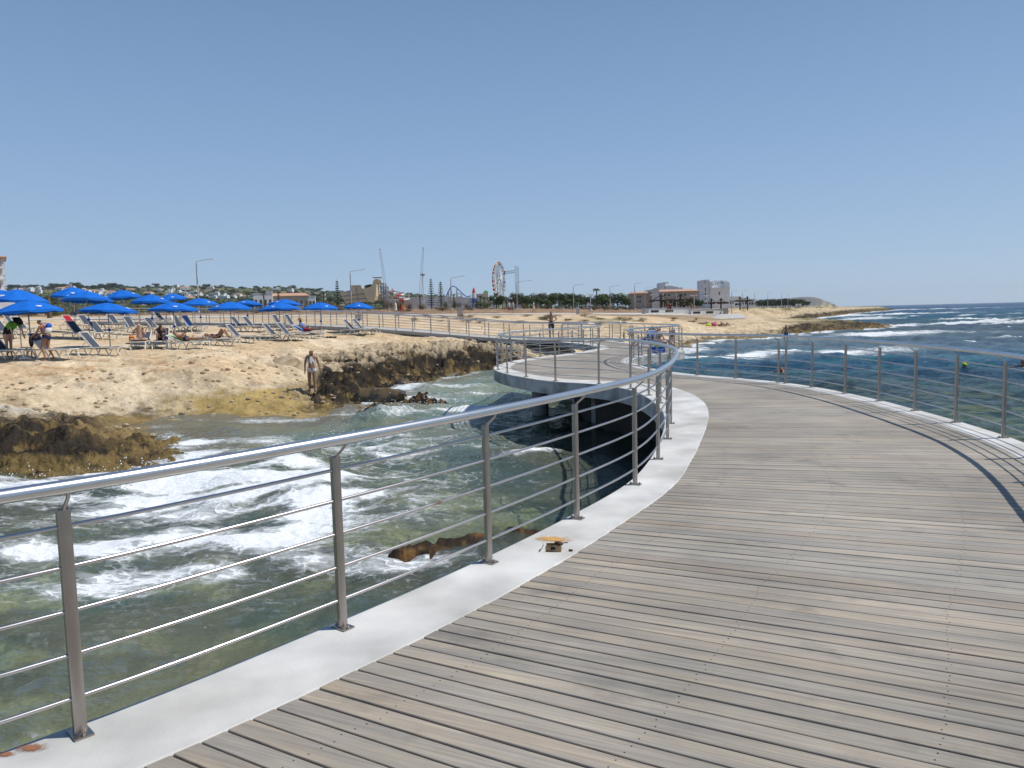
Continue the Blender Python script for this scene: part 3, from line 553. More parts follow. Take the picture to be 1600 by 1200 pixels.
# grain direction follows the fan: angle from world y
sp = t.nodes.new('ShaderNodeSeparateXYZ'); t.links.new(geo.outputs['Position'], sp.inputs[0])
ang = mr(t, sp.outputs[1], 2, 14, R(29), 0); t.links.new(ang.outputs[0], vr.inputs['Angle'])
def gn(sc, det, mx, rough=.6):
    m = t.nodes.new('ShaderNodeMapping'); m.inputs['Scale'].default_value = mx; t.links.new(vr.outputs[0], m.inputs[0])
    a = t.nodes.new('ShaderNodeVectorMath'); a.operation = 'ADD'; t.links.new(m.outputs[0], a.inputs[0]); t.links.new(cmb.outputs[0], a.inputs[1]); return tn(t, sc, det, a.outputs[0], rough).outputs[0]
gr = gn(1, 6, (1.6, 85, 1)); gr2 = gn(1, 5, (.9, 9, 1)); blt = tn(t, .55, 6, geo.outputs['Position'], .6).outputs[0]
rp = t.nodes.new('ShaderNodeValToRGB'); e = rp.color_ramp; e.elements[0].position = .0; e.elements[0].color = (.315, .275, .225, 1); e.elements[1].position = 1; e.elements[1].color = (.43, .395, .335, 1)
for q, c in ((.2, (.375, .335, .278, 1)), (.4, (.35, .322, .275, 1)), (.55, (.40, .358, .297, 1)), (.7, (.355, .335, .295, 1)), (.85, (.37, .322, .262, 1))): k = e.elements.new(q); k.color = c
t.links.new(geo.outputs['Random Per Island'], rp.inputs[0])
for q in e.elements: q.color = (q.color[0]*1.02, q.color[1]*1.0, q.color[2]*.985, 1)
v = mth(t, 'MULTIPLY', mr(t, gr, .3, .7, .74, 1.18).outputs[0], mr(t, gr2, .3, .7, .76, 1.2).outputs[0]); v = mth(t, 'MULTIPLY', v, mr(t, blt, .33, .68, .72, 1.14).outputs[0])
hs = t.nodes.new('ShaderNodeHueSaturation'); t.links.new(rp.outputs[0], hs.inputs['Color']); t.links.new(v, hs.inputs['Value']); t.links.new(mr(t, gr2, .35, .65, .8, 1.3).outputs[0], hs.inputs['Saturation'])
st = tn(t, 1.7, 6, geo.outputs['Position'], .65).outputs[0]; mx = t.nodes.new('ShaderNodeMix'); mx.data_type = 'RGBA'; t.links.new(mr(t, st, .56, .68, 0, .5).outputs[0], mx.inputs[0]); t.links.new(hs.outputs[0], mx.inputs[6]); mx.inputs[7].default_value = (.165, .15, .13, 1)
t.links.new(mx.outputs[2], p.inputs['Base Color'])
bp = t.nodes.new('ShaderNodeBump'); bp.inputs['Strength'].default_value = .5; bp.inputs['Distance'].default_value = .003; t.links.new(gr, bp.inputs['Height']); t.links.new(bp.outputs[0], p.inputs['Normal'])
M['screw'] = mat('screw_hole', (.03, .025, .02), .8)
deck.build('planks', [pm, 'screw'], pier)

# ------------------------------------------------------------------ railings
PH = .957; RODS = (.16, .345, .53, .715, .885); HR = .030
def make_post():
    r = empty('post_source'); b = MB()
    b.v, b.f = [], []
    n = 16; pr = []
    for k in range(n):
        a = 2*math.pi*(k+.5)/n; c, s_ = math.cos(a), math.sin(a); q = (abs(c)**4+abs(s_)**4)**.25; pr.append((c/q*.026, s_/q*.021))
    v = [(x, y, .008) for x, y in pr]+[(x, y, PH) for x, y in pr]+[(x*.82, y*.82, PH) for x, y in pr]+[(x*.82, y*.82, PH-.03) for x, y in pr]
    f = [(i+k, i+(k+1) % n, i+n+(k+1) % n, i+n+k) for i in (0, n, 2*n) for k in range(n)]; f.append(tuple(3*n+k for k in range(n)))
    b.add(v, f); o = b.build('post', 'post', None, auto=35)
    b = MB(); b.tube([(0, -.0, PH-.03), (0, .012, PH+.0), (0, .085, PH+.062), (0, .094, PH+.083)], .008, 8); br_ = b.build('bracket', 'post', o, auto=40)
    b = MB(); b.box((0, 0, .0045), (.075, .115, .009)); 
    for y in (-.045, .045): b.lathe([(.011, .009), (.011, .017), (.006, .018), (.006, .028)], 6, (0, y, 0))
    b.build('base_plate', 'post', o)
    bpy.data.objects.remove(r); return o
POST = make_post()
first_post = [True]
def railing(name, P, Zs, side, spacing, label, phase=0.0, posts=None, group=None):
    """side +1: bracket leans to the right of travel"""
    root = empty(name, (float(P[0][0]), float(P[0][1]), 0), label=label, cat='railing', group=group); inv = Vector(root.location)
    n = len(P); T = np.gradient(P, axis=0); T /= np.linalg.norm(T, axis=1)[:, None]+1e-9; N = np.stack([T[:, 1], -T[:, 0]], 1)*side
    L = np.concatenate([[0], np.cumsum(np.linalg.norm(np.diff(P, axis=0), axis=1))])
    off = .094
    def cur(d, h): return [Vector((P[i][0]+N[i][0]*d, P[i][1]+N[i][1]*d, Zs[i]+h))-inv for i in range(n)]
    MB().tube(cur(off, PH+.083+HR-.006), HR, 16).build('handrail', 'handrail', root, True)
    for h in RODS: MB().tube(cur(0, h), .0095, 8).build('rod', 'rod', root, True)
    if posts is not None: ss = [L[int(np.argmin(np.hypot(P[:, 0]-x, P[:, 1]-y)))] for x, y in posts]
    else: ss = np.arange(phase, L[-1], spacing)
    for s_ in ss:
        x = np.interp(s_, L, P[:, 0]); y = np.interp(s_, L, P[:, 1]); z = np.interp(s_, L, Zs); i = min(int(np.searchsorted(L, s_)), n-1); a = math.atan2(N[i][1], N[i][0])-math.pi/2
        if first_post[0]: o = POST; o.parent = root; first_post[0] = False
        else: o = copy_tree(POST, root)
        o.location = Vector((x, y, z))-inv; o.rotation_euler = (0, 0, a)
    return root
P_ = LS; railing('railing', P_, np.zeros(len(P_)), 1, 1.35, 'long curved stainless steel railing along the left rim of the pier', posts=[p for p in LEFT])
k_ = RIGHT.index((4.12, 22.7)); RA = catmull(RIGHT[:k_+1], .22)
extra = [(6.16, 17.38)]
railing('railing', RS, np.zeros(len(RS)), -1, 1.35, 'curved stainless steel railing on the seaward right rim of the pier', posts=RIGHT+extra)

# ------------------------------------------------------------------ ramp from the pier to the land
RAMP = [(4.5, 46.2, -.0), (3.0, 48.2, .02), (.8, 49.0, .08), (-1.8, 49.6, .28), (-6, 51.0, .68), (-10.2, 53, 1.02), (-16, 55.5, 1.36), (-24, 58.5, 1.68), (-34, 62, 2.0)]
RP = catmull(RAMP, .5); Rxy = RP[:, :2]; Rz = RP[:, 2]
T = np.gradient(Rxy, axis=0); T /= np.linalg.norm(T, axis=1)[:, None]; Nn = np.stack([T[:, 1], -T[:, 0]], 1); back = Rxy+Nn*3.0
b = MB(); v = []
for (x, y), (X2, Y2), z in zip(Rxy, back, Rz): v += [(x, y, z-.22), (x, y, z), (X2, Y2, z), (X2, Y2, z-.22)]
f = []
for i in range(len(Rxy)-1):
    for k in range(4): a = i*4+k; c = i*4+(k+1) % 4; f.append((a, a+4, c+4, c))
b.add(v, f); ramp = b.build('ramp', 'grey_conc', None); tag(ramp, 'pale concrete ramp rising from the pier to the promenade', 'ramp')
railing('railing', Rxy+Nn*.12, Rz, 1, 1.35, 'thin metal railing along the near side of the ramp behind the beach', .5)
railing('railing', back-Nn*.12, Rz, -1, 1.35, 'thin metal railing along the far side of the ramp', .9)

# ------------------------------------------------------------------ placing helpers
def at(px, D, z=None):
    p = DP(px, horizon(px), D); x = float(p[0]); y = float(p[1]); return Vector((x, y, th(x, y) if z is None else z))
def zp(px, py, D): return float(DP(px, py, D)[2])
def face(px): return math.atan2(800-px, 1200)     # turn that makes local -y look at the viewpoint side

# ------------------------------------------------------------------ lamps along the promenade
def lamp(px, ytop, D, arm, label, double=False, small=False):
    g = at(px, D); H = zp(px, ytop, D)-g.z; root = empty('street_lamp', g, 0, label=label, cat='street lamp', group='street lamps along the promenade')
    MB().tube([(0, 0, 0), (0, 0, H*.5), (0, 0, H)], [.13, .10, .075] if not small else [.08, .07, .06], 8).build('pole', 'lamp', root, True)
    MB().lathe([(.22, 0), (.22, .35), (.14, .5)], 8).build('base', 'lamp', root)
    for s_ in ((1, -1) if double else (1,)):
        a = arm*s_; k = abs(a)
        MB().tube([(0, 0, H-.05), (a*.3, 0, H+.04*k), (a*.8, 0, H+.1*k)], .05, 6).build('arm', 'lamp', root)
        b = MB(); b.box((a*.95, 0, H+.11*k), (k*.34, .3, .14), ry=-.1*(1 if a > 0 else -1), taper=.7); b.build('lamp_head', 'steelw', root)
    return root
LP = [(312, 408, 108, 2.3, 'tall street lamp rising behind the blue umbrellas, arm to the right'), (550, 424, 135, 2.4, 'street lamp in front of the cream water park ramp'), (706, 434, 160, 2.6, 'street lamp by the grey cabinet left of the ferris wheel'),
 (808.5, 441, 190, 3.4, 'street lamp in line with the drop tower, arm to the right'), (896.5, 446, 215, 2.6, 'street lamp left of the lone palm above the grey trees'), (953.5, 448, 220, 2.5, 'street lamp right of the lone palm in front of the trees'),
 (992, 443.5, 200, 1.7, 'street lamp in front of the left end of the beige hotel'), (1008, 450, 240, 2.6, 'street lamp in front of the terracotta roof of the beige hotel'), (1036.5, 457, 250, 1.6, 'street lamp between the two posts of the timber sunshade'),
 (1057, 452, 215, 1.2, 'slim street lamp before the hotel facade left of its right corner'), (1095.5, 453, 260, 1.2, 'slim street lamp between the hotel and the white block'), (1143, 455, 260, 1.8, 'street lamp at the right corner of the white block'),
 (1160, 455, 300, 1.8, 'street lamp just right of the white block'), (1179, 456, 330, 1.8, 'street lamp above the second timber sunshade'), (1199.5, 457, 360, 1.8, 'street lamp before the far dark trees, leftmost there'), (1221, 459, 390, 1.8, 'street lamp in the middle of the far dark trees'), (1231, 459, 430, 1.8, 'street lamp at the far dark trees nearest the headland')]
for px, yt, D, arm, lb in LP: lamp(px, yt, D, arm, lb)
for px, yt, D, lb in ((923, 460, 140, 'short double headed lamp below the lone palm'), (1021, 461, 140, 'short double headed lamp left of the timber sunshade'), (1084.5, 462, 140, 'short double headed lamp right of the timber sunshade'), (1105.5, 462, 140, 'short double headed lamp left of the second sunshade'), (1143.2, 466, 140, 'short double headed lamp at the right end of the white bench wall')): lamp(px, yt, D, .55, lb, True, True)

# ------------------------------------------------------------------ promenade strip, cabinets, low walls
pr = [(-900, 66), (0, 74), (300, 76), (560, 88), (700, 92), (800, 94), (900, 100), (1000, 112), (1100, 125), (1180, 150), (1230, 190), (1260, 260)]
def strip(name, pts, wd, m, label, lift=.05):
    b = MB(); v = []; L = [at(px, D) for px, D in pts]; P = catmull([(p.x, p.y) for p in L], 3.0); Pb = P.copy(); T = np.gradient(P, axis=0); T /= np.linalg.norm(T, axis=1)[:, None]; N = np.stack([-T[:, 1], T[:, 0]], 1)
    W_ = np.interp(P[:, 1], [60, 300], wd); Q = P+N*W_[:, None]; K = 5; grid = []
    for i in range(len(P)):
        row = [P[i]*(1-k/K)+Q[i]*k/K for k in range(K+1)]; grid.append(row)
    A_ = np.array(grid); zz = terrain(A_[..., 0], A_[..., 1]); ks = np.ones(9)/9
    zs = np.stack([np.convolve(np.pad(zz[:, k], 4, 'edge'), ks, 'valid') for k in range(K+1)], 1)+lift+.04
    for i in range(len(P)):
        for k in range(K+1): v.append((A_[i, k, 0], A_[i, k, 1], zs[i, k]))
        v.append((A_[i, 0, 0], A_[i, 0, 1], zs[i, 0]-.5))
    f = []
    for i in range(len(P)-1):
        for k in range(K): a = i*(K+2)+k; f.append((a, a+1, a+K+3, a+K+2))
        a = i*(K+2); f.append((a, a+K+2, a+2*K+3, a+K+1))
    b.add(v, f); o = b.build(name, m, None); tag(o, label, None, None, 'structure'); return o
M['paving'] = mat('pale_paving', (.52, .49, .44), .9, var=.08, vscale=.4, spec=.2)
pr = pr[:9]; strip('path', pr, (7, 9), 'paving', 'pale promenade paving')
def cabinet(px, D, w_, h, label, m='grey_conc', name='cabinet'):
    r = empty(name, at(px, D), face(px), label=label, cat='cabinet'); MB().box((0, 0, h/2), (w_, w_*.8, h)).build('body', m, r); MB().box((0, 0, h+.03), (w_*1.1, w_*.9, .06)).build('lid', 'steelg', r); MB().box((0, -w_*.41, h*.5), (w_*.8, .02, h*.8)).build('door', 'grey_conc', r)
cabinet(719, 84, .62, .85, 'grey square utility cabinet beside the promenade left of the ferris wheel'); cabinet(903, 97, .45, .8, 'pale blue grey cabinet on the promenade below the grey trees', 'steelw')
cabinet(560, 72, .6, .5, 'low grey cabinet behind the rightmost umbrella'); cabinet(1006, 118, .6, .9, 'pale concrete cabinet left of the white bench wall'); cabinet(1134, 128, .8, 1.15, 'tall grey cabinet at the right end of the white bench wall')
M['palec'] = mat('pale_bench_concrete', (.62, .61, .58), .85, var=.06, vscale=.5)
def benchwall(x0, x1, D, h, label):
    a = at(x0, D); c = at(x1, D+4); r = empty('bench_wall', a, math.atan2(c.y-a.y, c.x-a.x), label=label, cat='wall'); L = (c-a).length
    MB().box((L/2, 0, h/2-.3), (L, .6, h+.6)).build('wall', 'palec', r); MB().box((L/2, 0, h+.05), (L+.1, .75, .1)).build('coping', 'steelg', r); 
    for k in range(int(L/3)): MB().box((1.2+k*3, -.31, h*.45), (1.6, .06, h*.4)).build('recess_shade', 'dark_under', r)  # near-black panels on the wall face stand in for the shade of recesses
benchwall(1012, 1075, 124, .75, 'low pale wall under the first timber sunshade'); benchwall(1078, 1129, 125, .8, 'low pale wall running right under the second sunshade')
def wedge(px, D, label):
    g = at(px, D); r = MB().box((0, 0, .25), (5.5, 2.5, .7), taper=.55).build('concrete_ramp', 'palec'); r.location = g; tag(r, label, 'concrete block')
wedge(1139, 119, 'sloping white concrete base at the right end of the bench wall')
wl_ = at(1068, 97)
# timber sunshades
def sunshade(px, D, H, span, label):
    r = empty('sunshade', at(px, D), .05, label=label, cat='sunshade')
    for x in (-span*.5, span*.5): MB().box((x, 0, H*.5), (.24, .24, H)).build('post', 'wood_dark', r)
    rf = MB(); n = 14
    for k in range(n):
        y = -1.6+3.2*k/(n-1); rf.box((0, y, H*.70+abs(y)*.03), (span*2.0, .17, .16))
    rf.build('roof_slats', 'wood_dark', r)
    for x in (-span, -span*.4, span*.4, span): MB().box((x, 0, H*.645), (.14, 3.4, .16)).build('beam', 'wood_dark', r)
    for x in (-span*.5, span*.5):
        for s_ in (-1, 1): MB().tube([(x, 0, H*.98), (x+s_*span*.48, 0, H*.70)], .06, 5).build('brace', 'wood_dark', r)
sunshade(1048, 130, 3.15, 3.3, 'brown timber sunshade on two posts before the beige hotel'); sunshade(1119, 150, 2.8, 1.9, 'brown timber sunshade on two close posts before the white block'); sunshade(1162, 185, 3.3, 1.8, 'farthest timber sunshade right of the white block')

# ------------------------------------------------------------------ buildings
def windows(r, rects, y, m='window', fr='winframe', d=.12):
    for x0, z0, x1, z1 in rects:
        fo = MB(); w_ = x1-x0; h = z1-z0; t_ = min(w_, h)*.12
        for c, dd in (((x0+x1)/2, z0+t_/2, w_, t_), ((x0+x1)/2, z1-t_/2, w_, t_), (x0+t_/2, (z0+z1)/2, t_, h-2*t_), (x1-t_/2, (z0+z1)/2, t_, h-2*t_)) and [((a, b), (c_, d_)) for a, b, c_, d_ in (((x0+x1)/2, z0+t_/2, w_, t_), ((x0+x1)/2, z1-t_/2, w_, t_), (x0+t_/2, (z0+z1)/2, t_, h-2*t_), (x1-t_/2, (z0+z1)/2, t_, h-2*t_))]: fo.box((c[0], y-.03, c[1]), (dd[0], d, dd[1]))
        o = fo.build('window', fr, r); MB().box(((x0+x1)/2, y-.005, (z0+z1)/2), (w_-2*t_+.01, .06, h-2*t_+.01)).build('pane', m, o)
# beige hotel with terracotta roof
def px_frame(px0, D): k = D/1200.0; g = at(px0, D); return g, k
D = 270; g, k = px_frame(1041, D); r = empty('hotel', g, 0, label='long beige hotel with terracotta roof behind the timber sunshade', cat='building')
def Xp(px): return (px-1041)*k
def Zp(py, px=1041): return zp(px, py, D)-g.z
b = MB(); b.box((Xp(1004.5), 6, Zp(456)/2-1), (Xp(1019)-Xp(990), 12, Zp(457)+2)); b.box((Xp(1060), 6, Zp(456)/2-1), (Xp(1091)-Xp(1028)+.4, 12, Zp(455)+2.0)); b.build('wall', 'beige_wall', r)
b = MB(); b.box((Xp(1023.5), 5, Zp(451.5)/2-.5), (Xp(1029)-Xp(1018), 13, Zp(451.5)+1)); b.build('stair_tower', 'palec', r)
def roof(x0, x1, zb, zt, y0, y1, name='roof', m='tile', rt=r):
    b = MB(); ym = (y0+y1)/2; i_ = min(abs(x1-x0)*.1, (y1-y0)/2); v = [(x0-.5, y0-.6, zb), (x1+.5, y0-.6, zb), (x1+.5, y1+.6, zb), (x0-.5, y1+.6, zb), (x0+i_, ym, zt), (x1-i_, ym, zt), (x0-.5, y0-.6, zb-.25), (x1+.5, y0-.6, zb-.25), (x1+.5, y1+.6, zb-.25), (x0-.5, y1+.6, zb-.25)]
    b.add(v, [(0, 1, 5, 4), (1, 2, 5), (2, 3, 4, 5), (3, 0, 4), (6, 7, 1, 0), (7, 8, 2, 1), (8, 9, 3, 2), (9, 6, 0, 3), (9, 8, 7, 6)]); return b.build(name, m, rt)
roof(Xp(990), Xp(1018), Zp(457.5), Zp(454), 0, 12); roof(Xp(1029), Xp(1091), Zp(455.5), Zp(451.7), 0, 12)
rc = []
for px in (997, 1000.5): 
    for py in (463, 470): rc.append((Xp(px)-.35, Zp(py+1.4), Xp(px)+.4, Zp(py-1.6)))
for px in (1018.5, 1019): rc.append((Xp(1017), Zp(464), Xp(1020.6), Zp(461.8))); rc.append((Xp(1017), Zp(471), Xp(1020.6), Zp(467.5))); break
for px in (1031, 1038.5, 1045, 1064.5, 1070): rc.append((Xp(px)-.45, Zp(463), Xp(px)+.5, Zp(459.5)))
for px in (1031, 1065): rc.append((Xp(px)-.45, Zp(470), Xp(px)+.5, Zp(467)))
windows(r, rc, -.02 if 0 else 0.0-.03)
# stepped white hotel behind
D2 = 330; g2 = at(1048, D2); r2 = empty('hotel', g2, 0, label='white stepped hotel roofs rising behind the terracotta roof', cat='building'); k2 = D2/1200
def bx(rt, gg, px0, px1, pt, dd, D_, m, name, y=0, pc=1048, zbase=None):
    x0 = (px0-pc)*D_/1200; x1 = (px1-pc)*D_/1200; z = zp(pc, pt, D_)-gg.z; zb = -1 if zbase is None else zp(pc, zbase, D_)-gg.z; return MB().box(((x0+x1)/2, y+dd/2, (z+zb)/2), (x1-x0, dd, z-zb)).build(name, m, rt)
bx(r2, g2, 1032, 1040, 441.5, 8, D2, 'white_wall', 'tower'); bx(r2, g2, 1040.1, 1052, 446.5, 10, D2, 'white_wall', 'wall'); bx(r2, g2, 1052.1, 1059, 448, 10, D2, 'white_wall', 'wall'); bx(r2, g2, 1059.1, 1067, 449.5, 12, D2, 'white_wall', 'wall'); bx(r2, g2, 1027, 1031.9, 449, 9, D2, 'palec', 'wall'); bx(r2, g2, 1040, 1048, 441.5, 5, D2, 'white_wall', 'roof_house', 3, zbase=446.4)
for px in (1039.5, 1042, 1044.5, 1046): bx(r2, g2, px, px+1.3, 440, 1, D2, 'steelg', 'roof_tank', 4, zbase=441.8)
windows(r2, [((1038.6-1048)*k2, zp(1048, 451, D2)-g2.z, (1039.8-1048)*k2, zp(1048, 448, D2)-g2.z)], 0)
# tall white block
D3 = 300; pc = 1121; g3 = at(pc, D3); r3 = empty('apartment_block', g3, 0, label='tall white block with stepped roof terrace right of the beige hotel', cat='building'); K3 = D3/1200
def b3(a, c, pt, dd, name='wall', y=0, zb=None, m='white_wall'): return bx(r3, g3, a, c, pt, dd, D3, m, name, y, pc, zb)
b3(1110, 1140, 450, 12); b3(1102, 1109.9, 436.5, 12, 'stair_tower', 1); b3(1110, 1140, 438.5, 9, 'upper_storey', 3.0, 450); b3(1110, 1113, 440, 2.9, 'terrace_wall', .05, 450.0)
b3(1110.2, 1140.2, 449.6, .5, 'balcony_parapet', -.8, 451.5); b3(1134, 1140, 441.5, 2.8, 'terrace_wall', .1, 450.0); b3(1138, 1141, 440, 3, 'roof_house', 5, 443)
for px in (1110, 1112.5, 1124, 1134): b3(px, px+2, 436.8, 1.5, 'roof_tank', 6, 438.6, 'palec')
MB().tube([((1110-pc)*K3, 5, zp(pc, 438, D3)-g3.z), ((1110-pc)*K3, 5, zp(pc, 432.5, D3)-g3.z)], .06, 5).build('mast', 'steelg', r3)
def wz(y): return zp(pc, y, D3)-g3.z
windows(r3, [((px-pc)*K3, wz(y1), (px+w_-pc)*K3, wz(y0)) for px, w_, y0, y1 in ((1123, 2, 456, 461),)], 0)
windows(r3, [((px-pc)*K3, wz(y1), (px+w_-pc)*K3, wz(y0)) for px, w_, y0, y1 in ((1120.5, 1.2, 442, 444), (1124, 1.4, 442, 444), (1129, 6, 440.8, 441.8), (1114, 4, 443.5, 445))], 3.0)
windows(r3, [((px-pc)*K3, wz(y1), (px+w_-pc)*K3, wz(y0)) for px, w_, y0, y1 in ((1102.3, 1.3, 438, 442), (1102.3, 1.8, 449, 454), (1102.3, 1.8, 457, 461), (1102.3, 1.8, 465, 468))], 1.0)
# small white buildings in the gaps
def small_house(px0, px1, yt, D_, label, m='white_wall', rf=None, dd=9, group=None, base=None, nw=2):
    pc = (px0+px1)/2; gg = at(pc, D_); rt = empty('house', gg, face(pc)*.9, label=label, cat='building', group=group); kk = D_/1200; z = max(zp(pc, yt, D_)-gg.z, 2.2); W_ = (px1-px0)*kk
    MB().box((0, dd/2, z/2-.7), (W_, dd, z+1.4)).build('wall', m, rt)
    if rf: roof(-W_/2, W_/2, z, z+1.6, 0, dd, rt=rt, m=rf)
    else: MB().box((0, dd/2, z+.15), (W_+.3, dd+.3, .3)).build('roof', 'palec', rt)
    if nw: windows(rt, [(-W_/2+W_*(i+.5)/nw-.6, z*.35, -W_/2+W_*(i+.5)/nw+.6, z*.7) for i in range(nw)], 0)
    return rt
small_house(1092, 1102, 463, 340, 'small grey blue building between the hotel and the white block', 'steelw'); small_house(984, 989, 462, 300, 'pale blue house corner left of the beige hotel')
small_house(1140.5, 1155, 464.5, 330, 'low white building joined right of the tall block', nw=3); small_house(1158, 1168, 466, 420, 'grey white house behind the farthest sunshade'); small_house(1170, 1181, 468, 430, 'white low house right of the farthest sunshade', nw=3)
small_house(1244, 1252, 476, 520, 'tiny white hut right of the far dark trees', nw=1); small_house(1148, 1158, 470, 300, 'low white kiosk at the foot of the tall block'); small_house(1207, 1214, 471, 700, 'far white building behind the dark trees')
# apartment building cut by the left edge of the photo
D4 = 190; pc4 = -6; g4 = at(pc4, D4); r4 = empty('apartment_block', g4, face(pc4), label='white apartment block with orange roof and balconies at the left edge', cat='building'); k4 = D4/1200
def z4(y): return zp(pc4, y, D4)-g4.z
MB().box(((-60-pc4)*k4, 6, z4(402)/2-1), (16.0, 12, z4(402)+2)).build('wall', 'white_wall', r4)
xw0 = (-60-pc4)*k4+8.02; xw1 = (12-pc4)*k4
for yf in (416, 434, 452): 
    MB().box(((xw0+xw1)/2, 5, z4(yf+2)), (xw1-xw0, 12.2, .35)).build('floor_slab', 'white_wall', r4); q = MB(); q.box(((xw0+xw1)/2, -1.05, z4(yf-4.2)), (xw1-xw0, .06, .06))
    for i in range(13): q.box((xw0+(xw1-xw0)*(i+.5)/13, -1.05, z4(yf-1.6)), (.04, .04, .75))
    q.build('balcony_rail', 'steelg', r4)
for yf in (399, 416, 434, 452): MB().box((xw1-.35, -.8, z4(yf+10)), (.5, .5, 2.3)).build('pillar', 'white_wall', r4)
MB().box(((xw0+xw1)/2, 7, z4(402)/2), (xw1-xw0-.8, 8, z4(402))).build('wall', 'white_wall', r4)
windows(r4, [((xw1-2.2), z4(y+14), xw1-1.1, z4(y+4)) for y in (400, 418, 436)], 2.97)
roof(-16, xw1, z4(401), z4(394.5), -1, 12.5, rt=r4)
MB().box(((xw0+xw1)/2, 3.0, z4(462)/2), (xw1-xw0+3, 7.9, z4(454))).build('ground_storey', 'white_wall', r4)
# long tiled building and white house on the far side of the field
small_house(422, 483, 462, 420, 'long low building with terracotta roof behind the umbrellas', 'beige_wall', 'tile', 12, nw=8); small_house(399, 427, 459, 400, 'white flat roofed house left of the long tiled building', nw=4); small_house(418, 427, 455.5, 415, 'small white upper storey behind the flat roofed house'); small_house(484, 494, 463, 400, 'white house at the right end of the long tiled building')
small_house(461, 475, 458.5, 520, 'white house peeping above the tiled roof', nw=2)
# water park walls
for a in ((632, 663, 466, 300, 'pale wall of the water park left of the grey cabinet', 'palec'), (664, 700, 464.5, 320, 'long pale building below the tall conifers', 'white_wall'), (701, 728, 466, 300, 'pale building behind the street lamp at the coaster', 'palec'), (795, 818, 468, 300, 'white building in a gap of the trees right of the ferris wheel', 'white_wall'), (601, 618, 468, 330, 'pale pavilion below the spiral slide', 'palec'), (745, 757, 460, 340, 'small pale house right of the rocket tower', 'palec'), (768, 776, 473, 300, 'pale hut in front of the ferris wheel', 'white_wall'), (729, 741, 466, 340, 'white wall left of the rocket tower', 'white_wall')): small_house(a[0], a[1], a[2], a[3], a[4], a[5], nw=0)
# houses over the hill
hr = random.Random(11); HH = []
for (x0, x1, y0, y1, n) in ((14, 60, 449, 459, 13), (90, 134, 450, 459, 9), (140, 300, 455, 468, 20), (243, 276, 444, 449, 4), (286, 350, 459, 469, 12), (350, 398, 462, 468, 5), (392, 402, 445, 452, 3), (430, 560, 452, 462, 6), (200, 330, 448, 456, 6), (560, 620, 455, 463, 4)):
    for i in range(n): HH.append((hr.uniform(x0, x1), hr.uniform(y0, y1)))
kinds = []
for v_ in range(4):
    rt = empty('house', (0, 0, 0)); W_ = (13, 18, 10, 15)[v_]; z = (5.5, 4.2, 6.5, 5)[v_]
    MB().box((0, 4, z/2-2), (W_, 9, z+4)).build('wall', 'white_wall', rt)
    if v_ == 1: roof(-W_/2, W_/2, z, z+1.8, 0, 9, rt=rt)
    else: MB().box((0, 4, z+.2), (W_+.4, 9.4, .4)).build('roof', 'palec', rt); MB().box((W_*.2, 5, z+1.2), (W_*.35, 4, 2)).build('roof_house', 'white_wall', rt)
    windows(rt, [(-W_/2+W_*(i+.5)/4-.7, z*.3, -W_/2+W_*(i+.5)/4+.7, z*.65) for i in range(4)], -.5)
    kinds.append(rt)
used = set()
for px, py in HH:
    q = hit(px, py, 600, 3000); v_ = hr.randrange(4)
    if v_ not in used: o = kinds[v_]; used.add(v_)
    else: o = copy_tree(kinds[v_])
    s_ = hr.uniform(.7, 1.15)*max(.6, min(1.3, q.y/1500)); setloc(o, q, hr.uniform(-.5, .5), s_)
    tag(o, 'one of the small white houses scattered over the far hillside on the left', 'house', 'white houses on the far hillside')

# ------------------------------------------------------------------ trees and bushes
def crown(rx, ry, rz, lobes, n, leaf, seed, cz=0, flat=.5):
    rn = random.Random(seed); b = MB(); L = []
    for i in range(lobes):
        a = rn.uniform(0, 6.283); q = rn.uniform(.15, .72); h = rn.uniform(-.35, .6); L.append((math.cos(a)*q*rx, math.sin(a)*q*ry, cz+h*rz, rn.uniform(.28, .5)))
    V = []; Fc = []
    for i in range(n):
        lx, ly, lz, lr = L[rn.randrange(lobes)]; d = Vector((rn.gauss(0, 1), rn.gauss(0, 1), rn.gauss(0, 1))).normalized(); rr = lr*(.55+.45*rn.random()**.5)
        c = Vector((lx+d.x*rr*rx, ly+d.y*rr*ry, lz+d.z*rr*rz)); s_ = leaf*rn.uniform(.6, 1.5); nn = (d+Vector((rn.gauss(0, .6), rn.gauss(0, .6), rn.gauss(0, .6)+.3))).normalized(); u_ = nn.orthogonal().normalized(); u_ = (Matrix.Rotation(rn.uniform(0, 6.28), 3, nn) @ u_); w_ = nn.cross(u_)
        o = len(V); V += [c-u_*s_, c+w_*s_*.5-u_*.2*s_, c+u_*s_, c-w_*s_*.5+u_*.2*s_]; Fc.append((o, o+1, o+2, o+3))
    return b.add(V, Fc)
def trunk(h, r_, seed, limbs=4, spread=.5):
    rn = random.Random(seed); b = MB(); b.tube([(0, 0, -.5), (rn.uniform(-.1, .1)*h*.3, 0, h*.5), (0, rn.uniform(-.1, .1)*h*.3, h)], [r_, r_*.75, r_*.4], 7)
    for i in range(limbs): a = rn.uniform(0, 6.28); z = h*rn.uniform(.35, .7); b.tube([(0, 0, z), (math.cos(a)*spread*h*.5, math.sin(a)*spread*h*.5, z+h*.3), (math.cos(a)*spread*h, math.sin(a)*spread*h, z+h*.5)], [r_*.45, r_*.3, r_*.12], 5)
    return b
def tree_proto(kind, seed, leafm, n=900, lobes=12, leaf=.16, rx=.5, rz=.42, name='tree'):
    r = empty(name); crown(rx, rx, rz, lobes, n, leaf*.25, seed, cz=.55).build('crown', leafm, r); trunk(.62, .035, seed+1, 5, .4).build('trunk', 'bark', r); return r
